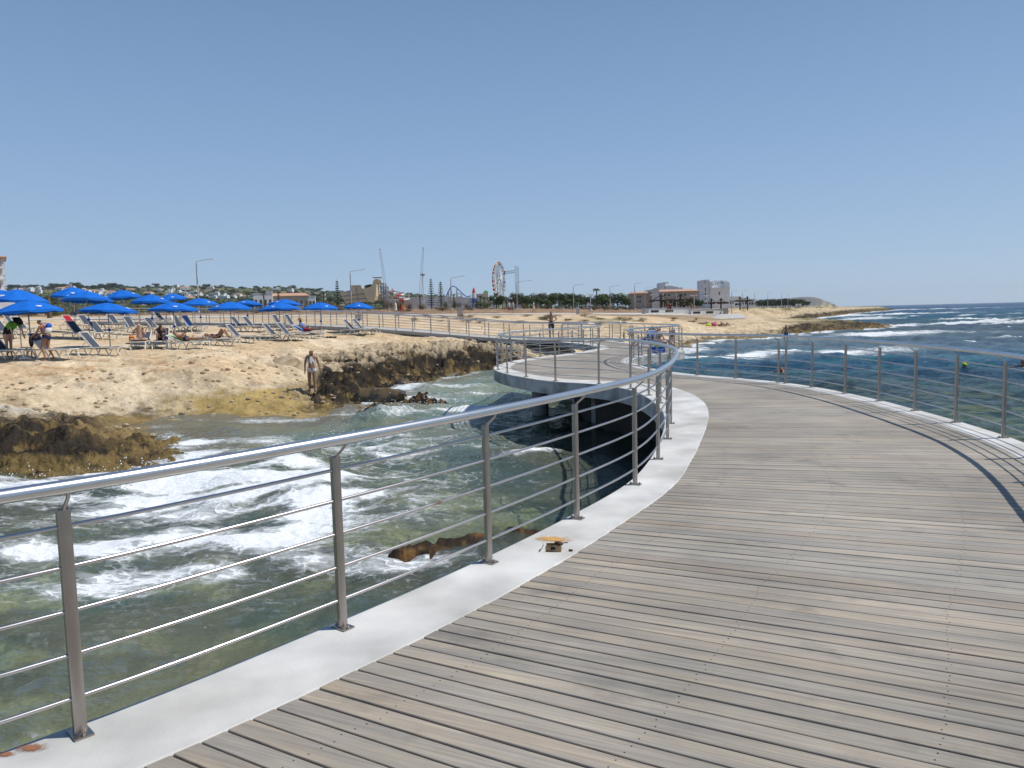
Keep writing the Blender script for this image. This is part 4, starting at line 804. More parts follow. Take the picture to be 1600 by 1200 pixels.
PT = {'grey': [tree_proto('g', s_, 'leaf_grey', 1500, 16, .17, .62, .45) for s_ in (1, 2, 3)], 'green': [tree_proto('n', s_, 'leaf_green', 1500, 16, .17, .6, .45) for s_ in (11, 12)], 'dark': [tree_proto('d', s_, 'leaf_dark', 900, 12, .22, .6, .45) for s_ in (21, 22, 23)]}
PB = {}
for nm, lm in (('bush_green', 'leaf_green'), ('bush_brown', 'leaf_brown'), ('bush_dry', 'leaf_dry'), ('bush_yellow', 'leaf_yellow')):
    PB[nm] = []
    for s_ in (31, 32):
        r = empty('bush'); crown(.5, .4, .55, 14, 1500, .022 if nm != 'bush_dry' else .02, s_, cz=.35).build('foliage', lm, r); trunk(.4, .02, s_, 6, .8).build('stem', 'bark', r); PB[nm].append(r)
usedp = set(); tr_ = random.Random(5)
def plant(lst, p, w_, h, label, cat, group=None):
    o = lst[tr_.randrange(len(lst))]
    if o.name in usedp: o = copy_tree(o)
    else: usedp.add(o.name)
    setloc(o, p, tr_.uniform(0, 6.28), (w_, w_, h)); tag(o, label, cat, group); return o
# tree belt right of the wheel: (px, top, distance, width px)
for px, yt, D_, wp, kd in ((806, 458, 300, 20, 'grey'), (829, 460, 255, 20, 'grey'), (846, 458, 260, 20, 'grey'), (862, 460, 252, 18, 'green'), (874, 457.5, 265, 24, 'grey'), (890, 459, 258, 18, 'green'), (906, 459, 262, 22, 'grey'), (915, 463, 250, 14, 'green'), (931, 461, 255, 20, 'green'), (950, 458.5, 262, 24, 'grey'), (965, 459, 256, 20, 'green'), (978, 462, 252, 16, 'green'), (838, 466, 240, 16, 'green'), (854, 467, 240, 16, 'green'), (884, 468, 240, 18, 'green'), (898, 466, 240, 14, 'green'), (942, 466, 240, 16, 'green'), (820, 464, 245, 14, 'green'), (785, 460, 245, 15, 'green'), (772, 462, 250, 12, 'green')):
    q = at(px, D_); h = zp(px, yt, D_)-q.z; plant(PT[kd], q, wp*D_/1200*1.3, h*1.06, 'one of the rounded trees in the belt right of the ferris wheel', 'tree', 'rounded trees in the belt right of the ferris wheel')
for i in range(26):
    px = 818+i*6.4+tr_.uniform(-2, 2); D_ = tr_.uniform(232, 238); q = at(px, D_); plant(PB['bush_green' if i % 3 else 'bush_brown'], q, tr_.uniform(2.5, 4), tr_.uniform(1.4, 2.3), 'one of the low shrubs along the foot of the tree belt', 'bush', 'low shrubs along the foot of the tree belt')
# far trees right
for i in range(22):
    px = 1186+i*3.5+tr_.uniform(-1, 1); D_ = tr_.uniform(520, 600); q = at(px, D_); h = zp(px, 467+tr_.uniform(-1, 2)+abs(i-11)*.12, D_)-q.z; plant(PT['dark'], q, h*1.3, h, 'one of the dark trees in the far clump before the headland', 'tree', 'dark trees in the far clump before the headland')
for px, w_, yt, D_ in ((1048, 5, 466, 255), (1056, 6, 467, 255), (1075, 6, 465, 250), (1083, 8, 464, 250), (1090, 6, 466, 250), (1038, 5, 468, 255), (1096, 5, 467, 250), (1066, 6, 468, 250)): q = at(px, D_); h = zp(px, yt, D_)-q.z; plant(PT['green'], q, w_*1.6*D_/1200, max(h, 2), 'one of the green trees along the foot of the beige hotel', 'tree', 'green trees along the foot of the beige hotel')
# bushes on the field
for px, D_, w_, yt, kd, lb in ((744, 230, 30, 463, 'bush_green', 'big green domed bush left of the ferris wheel'), (712, 225, 20, 466, 'bush_green', 'green bush on the field below the roller coaster'), (697, 228, 14, 467.5, 'bush_green', 'smaller green bush left of the coaster bush'), (606, 185, 26, 462.5, 'bush_brown', 'tall brown dry bush right of the cream ramp'), (622, 188, 20, 468, 'bush_brown', 'brown dry bush below the spiral slide'), (640, 190, 20, 471, 'bush_brown', 'low brown bush right of the spiral slide'), (660, 192, 20, 472, 'bush_brown', 'low brown bush below the tall conifers'), (762, 235, 20, 469, 'bush_green', 'low green bush right of the domed bush'), (730, 228, 14, 472, 'bush_brown', 'low brown bush before the domed bush'),
    (84, 90, 24, 457, 'bush_green', 'green bush behind the left umbrellas'), (100, 92, 16, 465, 'bush_dry', 'dry bush right of the green bush behind the umbrellas'), (150, 120, 22, 469, 'bush_green', 'low green bush behind the second row of umbrellas'), (190, 125, 24, 469, 'bush_dry', 'olive bush behind the middle umbrellas'), (215, 128, 26, 466, 'bush_yellow', 'yellow green bush behind the umbrellas'), (240, 130, 24, 466, 'bush_yellow', 'second yellow green bush nearer the tall lamp'), (265, 135, 20, 468, 'bush_green', 'green bush left of the tall lamp'), (120, 110, 18, 470, 'bush_dry', 'dry bush between the umbrellas at left'),
    (500, 190, 20, 466, 'bush_green', 'green bush left of the cream ramp'), (520, 190, 24, 468, 'bush_brown', 'brown bush at the foot of the cream ramp'), (575, 180, 16, 472, 'bush_brown', 'brown bush under the cream ramp'), (480, 195, 18, 469, 'bush_yellow', 'yellow green bush behind the right umbrellas'), (455, 200, 18, 468, 'bush_green', 'green bush before the long tiled building'), (340, 150, 22, 474, 'bush_dry', 'dry bush right of the tall lamp'), (408, 200, 16, 468, 'bush_green', 'green bush before the white flat roofed house'), (975, 60, 5.5, 507, 'bush_yellow', 'bright yellow green bush on the rocks beyond the pier'), (985, 66, 10, 506, 'bush_yellow', 'second bright bush on the rocks beyond the pier')):
    q = at(px, D_); h = max(zp(px, yt, D_)-q.z, .35); plant(PB[kd], q, w_*D_/1200*1.1, h*1.05, lb, 'bush')
for i in range(46):
    px = tr_.uniform(620, 1150); D_ = tr_.uniform(66, 88)+max(0, px-950)*.16; q = at(px, D_)
    if q.z < -.3: continue
    plant(PB['bush_dry'], q, tr_.uniform(.8, 2.2), tr_.uniform(.2, .5), 'one of the low dry shrubs on the sand before the promenade', 'bush', 'low dry shrubs before the promenade')
for i in range(60):
    px = tr_.uniform(-60, 990); D_ = tr_.uniform(150, 235); q = at(px, D_); plant(PB['bush_brown' if tr_.random() < .6 else 'bush_dry'], q, tr_.uniform(2, 6), tr_.uniform(.5, 1.3), 'one of the low brown shrubs on the field beyond the promenade', 'bush', 'low brown shrubs on the field beyond the promenade')
for i in range(40):
    px = tr_.uniform(1150, 1330); D_ = tr_.uniform(150, 420); q = at(px, D_)
    if q.z < -.2: continue
    plant(PB['bush_yellow' if tr_.random() < .4 else 'bush_dry'], q, tr_.uniform(1.5, 4), tr_.uniform(.3, .7), 'one of the low olive shrubs on the rocky point', 'bush', 'low olive shrubs on the rocky point')
# skyline trees and hillside trees
for i in range(60):
    px = (20+i*4.6+tr_.uniform(-3, 3)) if i < 40 else tr_.uniform(230, 620); D_ = tr_.uniform(1500, 1900) if i < 40 else tr_.uniform(1600, 2200); q = at(px, D_); h = tr_.uniform(9, 17) if i < 40 else tr_.uniform(6, 11); plant(PT['dark'], q, h*1.5, h, 'one of the dark trees along the skyline of the left hill', 'tree', 'dark trees along the left hill')
for i in range(120):
    px = tr_.uniform(10, 640); D_ = tr_.uniform(600, 1500); q = at(px, D_); h = tr_.uniform(4, 8); plant(PT['dark'] if tr_.random() < .7 else PT['green'], q, h*1.4, h, 'one of the scattered trees between the far houses', 'tree', 'scattered trees between the far houses')
scr_ = MB(); sr = random.Random(8)
V = []; Fc = []
for i in range(5500):
    px = sr.uniform(-40, 700); D_ = math.exp(sr.uniform(math.log(420), math.log(2300))); V.append((px, D_))
XX = np.array([(px-800)/1200*D_ for px, D_ in V]); YY = np.array([D_ for px, D_ in V]); ZZ = terrain(XX, YY)
for x, y, z in zip(XX, YY, ZZ):
    s_ = sr.uniform(1.2, 3.2)*y/1200+.5; scr_.ball((x, y, z+s_*.2), (s_*1.2, s_*1.2, s_*.75), 5, 4)
o = scr_.build('hillside_scrub', 'leaf_dark'); tag(o, 'dense dark scrub covering the far hill', 'scrub', None, 'stuff')
# conifers and palms
def conifer(px, yt, D_, wpx, label, tiers=12):
    q = at(px, D_); H = zp(px, yt, D_)-q.z; r = empty('conifer', q, 0, label=label, cat='tree'); MB().tube([(0, 0, -1), (0, 0, H)], [.3, .04], 6).build('trunk', 'bark', r); b = MB(); rn = random.Random(int(px)); W_ = wpx*D_/1200/2
    for i in range(tiers):
        z = H*(.12+.86*i/tiers); R_ = W_*1.35*(1-i/tiers)**.8*rn.uniform(.85, 1.1)+.2
        for j in range(7):
            a = j*.9+i*.4+rn.uniform(-.2, .2); e = Vector((math.cos(a)*R_, math.sin(a)*R_, z+R_*.22)); o_ = Vector((0, 0, z))
            for m_ in range(9): c = o_.lerp(e, (m_+1.5)/10); s_ = .12+.13*(1-m_/10); rd = Vector((rn.gauss(0, 1), rn.gauss(0, 1), rn.gauss(0, .6))).normalized()*s_*1.6; u_ = rd.orthogonal().normalized()*s_*.6; b.add([c-rd, c-u_, c+rd, c+u_], [(0, 1, 2, 3)])
    b.build('branches', 'leaf_dark', r)
conifer(675, 433, 290, 10, 'tall tiered conifer left of its pair by the water park'); conifer(690, 438, 285, 11, 'tiered conifer right of its pair by the water park'); conifer(529, 436, 260, 9, 'dark tiered conifer left of the cream ramp'); conifer(437, 450, 380, 8, 'dark conifer above the long tiled building')
def palm(px, yt, D_, wpx, label, n=26):
    q = at(px, D_); H = zp(px, yt, D_)-q.z; W_ = wpx*D_/1200/2; r = empty('palm_tree', q, 0, label=label, cat='palm tree'); H2 = max(H-W_*.8, 1); MB().tube([(0, 0, -1), (.1, 0, H2*.5), (0, 0, H2)], [.3, .22, .2], 7).build('trunk', 'bark', r); b = MB(); rn = random.Random(int(px*3))
    for i in range(n):
        a = rn.uniform(0, 6.28); up = rn.uniform(-.3, 1.0); pts = []
        for k in range(7): t_ = k/6; pts.append(Vector((math.cos(a)*W_*t_, math.sin(a)*W_*t_, H2+W_*(up*t_-t_*t_*(.5+up*.35)))))
        for k in range(6):
            c = pts[k]; d = pts[k+1]; sd2 = (d-c).cross(Vector((0, 0, 1))).normalized()*W_*.17*(1-k/8)
            b.add([c, c+sd2-Vector((0, 0, W_*.1)), d], [(0, 1, 2)]); b.add([c, d, c-sd2-Vector((0, 0, W_*.1))], [(0, 1, 2)]); b.add([c, c+sd2*.4+Vector((0, 0, W_*.03)), d], [(0, 1, 2)])
    b.build('fronds', 'leaf_green', r)
palm(932.5, 447.5, 270, 12, 'lone palm rising above the tree belt', 40); palm(751, 459, 245, 10, 'palm left of the ferris wheel legs'); palm(757, 461, 250, 10, 'second palm left of the ferris wheel'); palm(776, 455, 260, 10, 'palm in front of the ferris wheel foot'); palm(388, 452, 240, 9, 'palm left of the white flat roofed house'); palm(414, 455, 230, 9, 'palm before the white flat roofed house'); palm(507, 452, 230, 12, 'broad palm left of the dark conifer'); palm(657, 459, 250, 8, 'small palm below the swing pole'); palm(78, 459, 85, 9, 'bushy palm behind the left umbrellas'); palm(710, 457, 260, 8, 'palm by the roller coaster'); palm(792, 462, 250, 8, 'palm right of the ferris wheel foot'); palm(823, 460, 255, 9, 'palm at the left end of the tree belt')

# ------------------------------------------------------------------ fun fair and water park
def pxz(px0, D_): 
    g = at(px0, D_); return g, (lambda px, py: ((px-px0)*D_/1200, zp(px0, py+(px-px0)*.025, D_)-g.z))
g, q = pxz(781, 520); fw_ = empty('ferris_wheel', g, 0, label='white ferris wheel with red and blue gondolas above the trees', cat='ferris wheel'); c0 = q(781, 437); Rw = 28.5*520/1200; ca = math.radians(73)
hub = Vector((c0[0], 0, c0[1])); ex = Vector((math.cos(ca), math.sin(ca), 0)); ez = Vector((0, 0, 1)); nn = Vector((-math.sin(ca), math.cos(ca), 0))
rm = MB()
for o_ in (-.6, .6):
    for rad in (1, .9): rm.tube([hub+nn*o_+(ex*math.cos(k*math.pi/16)+ez*math.sin(k*math.pi/16))*Rw*rad for k in range(32)], .16, 5, closed=True)
for k in range(32): u1 = ex*math.cos(k*math.pi/16)+ez*math.sin(k*math.pi/16); rm.tube([hub+u1*Rw*.9-nn*.8, hub+u1*Rw+nn*.8], .09, 4)
rm.build('rim', 'steelw', fw_)
for k in range(28):
    u1 = ex*math.cos(k*math.pi/14)+ez*math.sin(k*math.pi/14); sp_ = MB(); sp_.tube([hub-nn*.9, hub+u1*Rw-nn*.8], .10, 4); sp_.tube([hub+nn*.9, hub+u1*Rw+nn*.8], .10, 4); sp_.build('spoke', 'steelw', fw_)
    p_ = hub+u1*(Rw+.15)-ez*1.2; gd = MB(); gd.lathe([(.35, -.9), (.75, -.7), (.8, .2), (.35, .75)], 8, p_); gd.build('gondola', ('redp', 'steelw', 'bluep', 'redp')[(k*7 % 28)//7] if k % 2 else ('redp' if math.cos(k*math.pi/14) < -.1 else 'bluep'), fw_)
for s_ in (-1, 1):
    for e_ in (-1, 1): MB().tube([hub+nn*1.3*s_, Vector((hub.x, 0, 0))+nn*3*s_+ex*7*e_], .35, 6).build('leg', 'greenm' if s_ > 0 else 'steelw', fw_)
MB().tube([hub-nn*1.6, hub+nn*1.6], .9, 12).build('hub', 'steelw', fw_)
def lattice(p0, p1, w0, w1, n, label, name, m='steelw', r_=.06, cat='tower', parent=None):
    b = MB(); p0 = Vector(p0); p1 = Vector(p1); c = [Vector((x, y, 0)) for x, y in ((-1, -1), (1, -1), (1, 1), (-1, 1))] if abs((p1-p0).z) > abs((p1-p0).x) else [Vector((0, x, y)) for x, y in ((-1, -1), (1, -1), (1, 1), (-1, 1))]
    for k in range(4): b.tube([p0+c[k]*w0/2, p1+c[k]*w1/2], r_, 4)
    for i in range(n):
        t0, t1 = i/n, (i+1)/n
        for k in range(4): a = p0.lerp(p1, t0)+c[k]*(w0*(1-t0)+w1*t0)/2; d = p0.lerp(p1, t1)+c[(k+1) % 4]*(w0*(1-t1)+w1*t1)/2; b.tube([a, d], r_*.6, 3)
    return b.build(name, m, parent)
for px0, px1, yt, lb in ((608, 598, 390, 'leaning lattice catapult tower behind the cream ramp'), (655.5, 665, 388, 'leaning lattice catapult tower left of the conifers')):
    g, q = pxz(px0, 400); x1, z1 = q(px1, yt); r = empty('ride_tower', g, 0, label=lb, cat='ride tower'); lattice((0, 0, 0), (x1, 0, z1), 1.5, .7, 26, lb, 'mast', parent=r, r_=.05); MB().ball((x1, 0, z1+.2), .3, 8, 6).build('light', 'redp', r); MB().box((0, 0, .4), (2.5, 2.5, .8)).build('base', 'steelg', r)
g, q = pxz(663, 330); x1, z1 = q(663, 429); r = empty('ride_pole', g, 0, label='slim pole with a dark disc on top left of the conifers', cat='ride pole'); MB().tube([(0, 0, 0), (0, 0, z1)], .22, 8).build('pole', 'steelw', r); MB().lathe([(.4, -.6), (1.0, -.2), (1.0, .3), (.5, .6)], 12, (0, 0, z1)).build('disc', 'steelg', r)
g, q = pxz(809, 420); _, z1 = q(809, 415); _, z2 = q(809, 424); r = empty('drop_tower', g, 0, label='grey drop tower with a long side arm right of the ferris wheel', cat='ride tower'); lattice((-.45, 0, 0), (-.45, 0, z1), 1.1, 1.0, 30, '', 'mast', 'lamp', .08, parent=r); lattice((.8, 0, 0), (.8, 0, z1-.5), .5, .5, 30, '', 'mast', 'lamp', .07, parent=r); lattice((-1, 0, z2), (-6.2, 0, z2-.4), 1.2, 1.2, 7, '', 'arm', 'lamp', .09, parent=r); MB().box((-6.6, 0, z2-.4), (.8, 2, 1.6)).build('arm_end', 'steelg', r)
# cream half pipe slide
g, q = pxz(568, 205)
r = empty('slide_ramp', g, 0, label='huge cream half pipe slide with panelled back and steel tower', cat='water slide')
def prism_xz(pts, y0, y1, name, m, rt):
    b = MB(); b.prism([(a, c) for a, c in pts], y0, y1); b.v = [(x, z, y) for x, y, z in b.v]; b.f = [f_[::-1] for f_ in b.f]; return b.build(name, m, rt)
prism_xz([q(*a) for a in ((534, 458), (535.5, 456), (550, 454.5), (551.5, 446.5), (566, 446), (576, 471), (541, 474))], 0, 1.2, 'panel_wall', 'cream', r)
fr_ = MB()
for a, c in (((538, 463), (571, 459)), ((540, 469), (574, 466)), ((549, 455), (551, 473)), ((558, 446), (561, 472)), ((551, 446.3), (566, 445.8)), ((566, 446), (576, 471)), ((534, 457), (550, 454.2))): (xa, za), (xb, zb_) = q(*a), q(*c); fr_.tube([(xa, -.08, za), (xb, -.08, zb_)], .12, 4)
fr_.build('steel_grid', 'steelg', r)
def arcpts(cx, cy, rx, ry, a0, a1, n): return [(cx+rx*math.cos(R(a0+(a1-a0)*i/n)), cy-ry*math.sin(R(a0+(a1-a0)*i/n))) for i in range(n+1)]
U = [(569, 451.5), (573, 450)]+[(578, 449.5), (583, 447.5), (585.5, 443)]+arcpts(592, 443, 6.5, 7, 180, 60, 8)+[(594.5, 440), (591.5, 444), (590.5, 452), (589.5, 462), (587, 469), (583, 472), (577, 471.5)]
prism_xz([q(*a) for a in U], -1.0, 3.0, 'curved_wall', 'cream', r)
tb = MB()
for px, yt in ((593, 442), (597, 441), (601, 442), (605, 446)):
    for yy in (.5, 3.5): (xa, za), (xb, zb_) = q(px, 470), q(px, yt); tb.tube([(xa, yy, za), (xb, yy, zb_)], .16, 5)
for a, c in (((593, 448), (605, 449)), ((593, 456), (605, 457)), ((593, 443), (601, 442)), ((593, 463), (605, 456)), ((597, 449), (605, 463))): (xa, za), (xb, zb_) = q(*a), q(*c); tb.tube([(xa, .5, za), (xb, .5, zb_)], .1, 4); tb.tube([(xa, 3.5, za), (xb, 3.5, zb_)], .1, 4)
tb.build('tower', 'steelg', r)
x_, z_ = q(592, 433.5); MB().box((x_, 1, z_), (2.4, 3, .15)).build('canopy', 'steelg', r); x_, z_ = q(579, 447.5); MB().ball((x_, 1, z_), (1.6, 1, .6), 8, 5).build('green_cover', 'leaf_green', r)
# spiral slides
g, q = pxz(628, 300); r = empty('spiral_slide', g, 0, label='red and white spiral water slide right of the half pipe', cat='water slide'); P3 = []
for i in range(70): t_ = i/69; px = 613+t_*20+10*math.sin(t_*17)*min(1, t_*2); x_, z_ = q(px, 451.5+t_*19); P3.append((x_, 3*math.cos(t_*17), z_))
for i in range(0, 69, 3): MB().tube(P3[i:i+4], .42, 7).build('tube_section', 'redp' if (i//3) % 3 == 0 else 'steelw', r)
for px in (616, 624, 632, 640): x_, z_ = q(px, 456); MB().tube([(x_, 1, 0), (x_, 1, z_)], .12, 5).build('post', 'steelw', r)
x_, z_ = q(626, 468); MB().box((x_, -2, 1.2), (4.5, 2, 2.4), taper=.7).build('pool_slide', 'orangep', r)
# roller coaster
g, q = pxz(712, 380); r = empty('roller_coaster', g, 0, label='blue track and white legs of a roller coaster by the street lamp', cat='roller coaster'); b = MB(); tr3 = [q(*a)+(0,) for a in ((698, 464), (702, 455), (706, 448.5), (710, 446.8), (714, 449), (720, 455), (726, 461), (731, 464), (737, 462))]; tr3 = [(a, 0, c) for a, c, _ in tr3]; b.tube(tr3, .28, 6); b.build('track', 'bluep', r)
for px, yt in ((702, 455), (706, 449), (715, 450), (722, 458)): x_, z_ = q(px, yt); MB().tube([(x_-.8, 0, 0), (x_, 0, z_)], .2, 5).build('leg', 'steelw', r); MB().tube([(x_+.8, 0, 0), (x_, 0, z_)], .2, 5).build('leg', 'steelw', r)
fr_ = MB(); pts4 = [q(*a) for a in ((714, 458), (722, 459), (721, 464), (715, 464))]; fr_.tube([(a, -1, c) for a, c in pts4], .3, 5, closed=True); fr_.build('loading_frame', 'steelw', r)
g, q = pxz(741.5, 340); x_, z1 = q(741.5, 449); r = empty('rocket_tower', g, 0, label='small white and blue rocket tower with a red tip', cat='ride tower'); MB().lathe([(1.2, 0), (1.0, z1*.4), (.8, z1*.75)], 12).build('body', 'steelw', r); MB().lathe([(.82, z1*.75), (.5, z1*.9), (.12, z1)], 12).build('nose', 'redp', r); MB().lathe([(1.08, z1*.3), (1.0, z1*.5)], 12).build('blue_band', 'bluep', r)
for k in range(3): a = k*2.09; MB().box((math.cos(a)*1.2, math.sin(a)*1.2, 1.2), (1.2, .15, 2.4), rz=a, taper=.4).build('fin', 'bluep', r)
g, q = pxz(760, 340); x_, z1 = q(760, 454); r = empty('play_tower', g, 0, label='green and yellow play tower between the rocket and the ferris wheel', cat='ride tower'); MB().box((0, 0, z1*.45), (2, 2, z1*.9)).build('body', 'cream', r); MB().box((0, 0, z1*.95), (2.6, 2.6, z1*.12), taper=.3).build('roof', 'greenm', r)

# ------------------------------------------------------------------ beach umbrellas
def make_umbrella():
    r = empty('beach_umbrella'); n = 8; b = MB(); prof = [(0, .40), (.12, .385), (.45, .30), (.8, .165), (1.14, 0.0)]
    K = 6; V = []; F_ = []; M_ = n*K
    for th_ in (0.0, -.012):
        for j, (rad, z) in enumerate(prof):
            for k in range(M_):
                fr = (k % K)/K; sag = math.sin(fr*math.pi); c = math.cos(math.pi/n)/math.cos(2*math.pi*(fr-.5)/n/1.0) if False else 1-.06*sag*(j/4); a = 2*math.pi*k/M_
                V.append((math.cos(a)*rad*c, math.sin(a)*rad*c, z+th_-.05*sag*(j/4)**1.5*.6+(.045*sag if j == 4 else 0)))
    L_ = len(prof)
    for lay in (0, 1):
        for j in range(L_-1):
            for k in range(M_):
                a = lay*L_*M_+j*M_+k; c_ = lay*L_*M_+j*M_+(k+1) % M_; q = (a, a+M_, c_+M_, c_); F_.append(q if lay == 0 else q[::-1])
    for k in range(M_): a = (L_-1)*M_+k; c_ = (L_-1)*M_+(k+1) % M_; F_.append((a, a+L_*M_, c_+L_*M_, c_))
    b.add(V, F_); cn = b.build('canopy', 'canopy', r, auto=28); cn.location = (0, 0, 1.85)
    b = MB()
    for k in range(M_):
        a0, a1 = 2*math.pi*k/M_, 2*math.pi*(k+1)/M_; f0, f1 = (k % K)/K, ((k % K)+1)/K; h0 = .07+.05*math.sin(f0*math.pi); h1 = .07+.05*math.sin(f1*math.pi) if f1 < 1 else .07; R0 = 1.142*(1-.06*math.sin(f0*math.pi)); R1 = 1.142*(1-.06*math.sin(f1*math.pi)) if f1 < 1 else 1.142
        z0 = .045*math.sin(f0*math.pi)-.03*math.sin(f0*math.pi); z1 = (.015*math.sin(f1*math.pi)) if f1 < 1 else 0
        b.add([(math.cos(a0)*R0, math.sin(a0)*R0, z0), (math.cos(a1)*R1, math.sin(a1)*R1, z1), (math.cos(a1)*R1, math.sin(a1)*R1, z1-h1), (math.cos(a0)*R0, math.sin(a0)*R0, z0-h0)], [(0, 1, 2, 3)])
    b.build('valance', 'canopy', cn)
    ic = MB()
    for k in (1, 4, 6):
        a = (k+.5)*2*math.pi/n; u_ = Vector((math.cos(a), math.sin(a), 0)); t_ = Vector((-math.sin(a), math.cos(a), 0)); nrm = Vector((u_.x*.45, u_.y*.45, .88)); sl_ = (u_*.88-Vector((0, 0, .45))).normalized(); c = u_*.86+Vector((0, 0, .142))+nrm*.02
        for q_, (hx, hy) in enumerate(((.11, .035), (.07, .015))):
            cc = c+sl_*(0 if q_ == 0 else .085); vv = [cc+t_*hx*math.cos(i*math.pi/6)+sl_*hy*math.sin(i*math.pi/6)+nrm*.002*q_ for i in range(12)]; ic.add(vv, [tuple(range(12))])
    ic.build('printed_emblem', 'white', cn)
    b = MB()
    for k in range(n): a = 2*math.pi*k/n; b.tube([(0, 0, .34), (math.cos(a)*.45, math.sin(a)*.45, .27), (math.cos(a)*1.12, math.sin(a)*1.12, -.03)], .008, 4)
    b.build('ribs', 'pole', cn)
    MB().lathe([(.02, .39), (.03, .41), (.025, .43), (.008, .45)], 8).build('finial', 'blue', cn)
    MB().tube([(0, 0, -.2), (0, 0, 2.23)], .024, 8).build('pole', 'pole', r, True)
    MB().lathe([(.03, .86), (.07, .90), (.075, .95), (.03, 1.0)], 8).build('clamp', 'blue', r)
    MB().lathe([(.2, -.05), (.2, .05), (.06, .08)], 10).build('base', 'grey_conc', r)
    return r
UMB = make_umbrella(); nu = [0]
def umbrella(px, yrim, D, w_, label, tilt=0):
    D = D*1.09
    q = at(px, D); zr = zp(px, yrim, D)-q.z; o = UMB if nu[0] == 0 else copy_tree(UMB); nu[0] += 1; k = w_*D/1200/2.28
    setloc(o, q, random.uniform(0, .8), (k, k, zr/1.80)); tag(o, label, 'umbrella', 'blue umbrellas over the sun loungers')
    for ch in o.children:
        if ch.name.startswith('canopy'): ch.rotation_euler = (R(random.uniform(-4, 4)), R(random.uniform(-4, 4)), random.uniform(0, 6))
    return o
for a in ((-2, 466, 40, 100, 'blue umbrella cut by the left edge of the photo'), (31, 471, 31, 86, 'blue umbrella at far left overlapping the one behind it'), (46, 488, 28.5, 97, 'nearest blue umbrella, over the woman with the blue backpack'), (118, 463, 44, 64, 'blue umbrella before the green bush, back row, leftmost'), (139, 470, 38, 72, 'blue umbrella overlapping the leftmost back row one'),
    (193, 466, 48, 57, 'blue umbrella above the small one with a gap, before the far white houses'), (170, 487.5, 33, 84, 'blue umbrella over the lone front lounger'), (238, 473, 44, 60, 'blue umbrella half hidden between two front ones'), (271, 468, 58, 46, 'blue umbrella of the back row behind the bald sitting man'), (272, 485, 37, 75, 'blue umbrella above the bald sitting man'),
    (314, 476, 48, 56, 'blue umbrella beside the tall street lamp'), (361, 483.5, 40.5, 68, 'blue umbrella above the sunbather with bent knees'), (387, 477, 52, 50, 'blue umbrella behind the one over the bent knees'), (446, 476, 52, 52, 'blue umbrella behind the one over the man in the straw hat'), (437, 484, 43, 63, 'blue umbrella over the lounger pair right of the beach middle'), (501, 482.5, 46, 55, 'second blue umbrella from the right end of the rows'), (561, 481.5, 48, 49, 'blue umbrella over the isolated lounger pair, at the right end')): umbrella(*a)
# ------------------------------------------------------------------ loungers (head towards -x)
def make_lounger(sling='sling', ang=50):
    r = empty('sun_lounger'); b = MB(); zt = .36
    for y in (-.31, .31): b.tube([(-.98, y, zt-.02), (-.3, y, zt), (.6, y, zt), (.93, y, zt-.02)], .026, 6, flat=1.2)
    for x in (-.96, -.25, .35, .94): b.tube([(x, -.31, zt-.01), (x, .31, zt-.01)], .024, 6)
    b.build('frame', 'lframe', r)
    for y in (-.31, .31):
        for x0, x1, xm, d in ((.52, .98, .78, .0), (-.38, .12, -.1, 0)): MB().tube([(x0-.04, y, 0), (x0+.12, y, zt-.09), (x0+.24, y, zt-.03), (x1-.16, y, zt-.09), (x1, y, 0)], .025, 6).build('leg', 'lframe', r)
        MB().tube([(-.98, y, zt-.04), (-.96, y, .2), (-.84, y, 0)], .024, 6).build('leg', 'lframe', r)
    b = MB(); b.box((.33, 0, zt+.012), (1.17, .56, .014)); b.build('seat_sling', sling, r)
    a = R(ang); L = .82; hx, hz = -.26, zt+.02; tx, tz = hx-L*math.cos(a), hz+L*math.sin(a); bk = MB()
    for y in (-.29, .29): bk.tube([(hx, y, hz), (tx, y, tz)], .024, 6, flat=1.4)
    bk.tube([(tx, -.29, tz), (tx, .29, tz)], .024, 6); b = bk.build('backrest', 'lframe', r)
    MB().box(((hx+tx)/2, 0, (hz+tz)/2), (L-.03, .55, .014), ry=a if 0 else R(ang)).build('back_sling', sling, b)
    MB().tube([(hx-.35*math.cos(a), -.27, hz+.35*math.sin(a)), (hx-.5, -.27, zt-.01)], .014, 5).build('prop', 'lframe', b)
    return r
LG = {}; 
def lounger(px, py, rz, label, sling='sling', ang=50, s_=1.0, D=None):
    q = hit(px, py, 20, 90) if D is None else at(px, D); k = (sling, ang)
    if k not in LG: LG[k] = make_lounger(sling, ang); o = LG[k]
    else: o = copy_tree(LG[k])
    setloc(o, q, R(rz), s_); tag(o, label, 'sun lounger', 'sun loungers set out on the sand'); return o
M['cream_sling'] = mat('cream_towel_cloth', (.60, .56, .48), .9); M['redt'] = M['red']
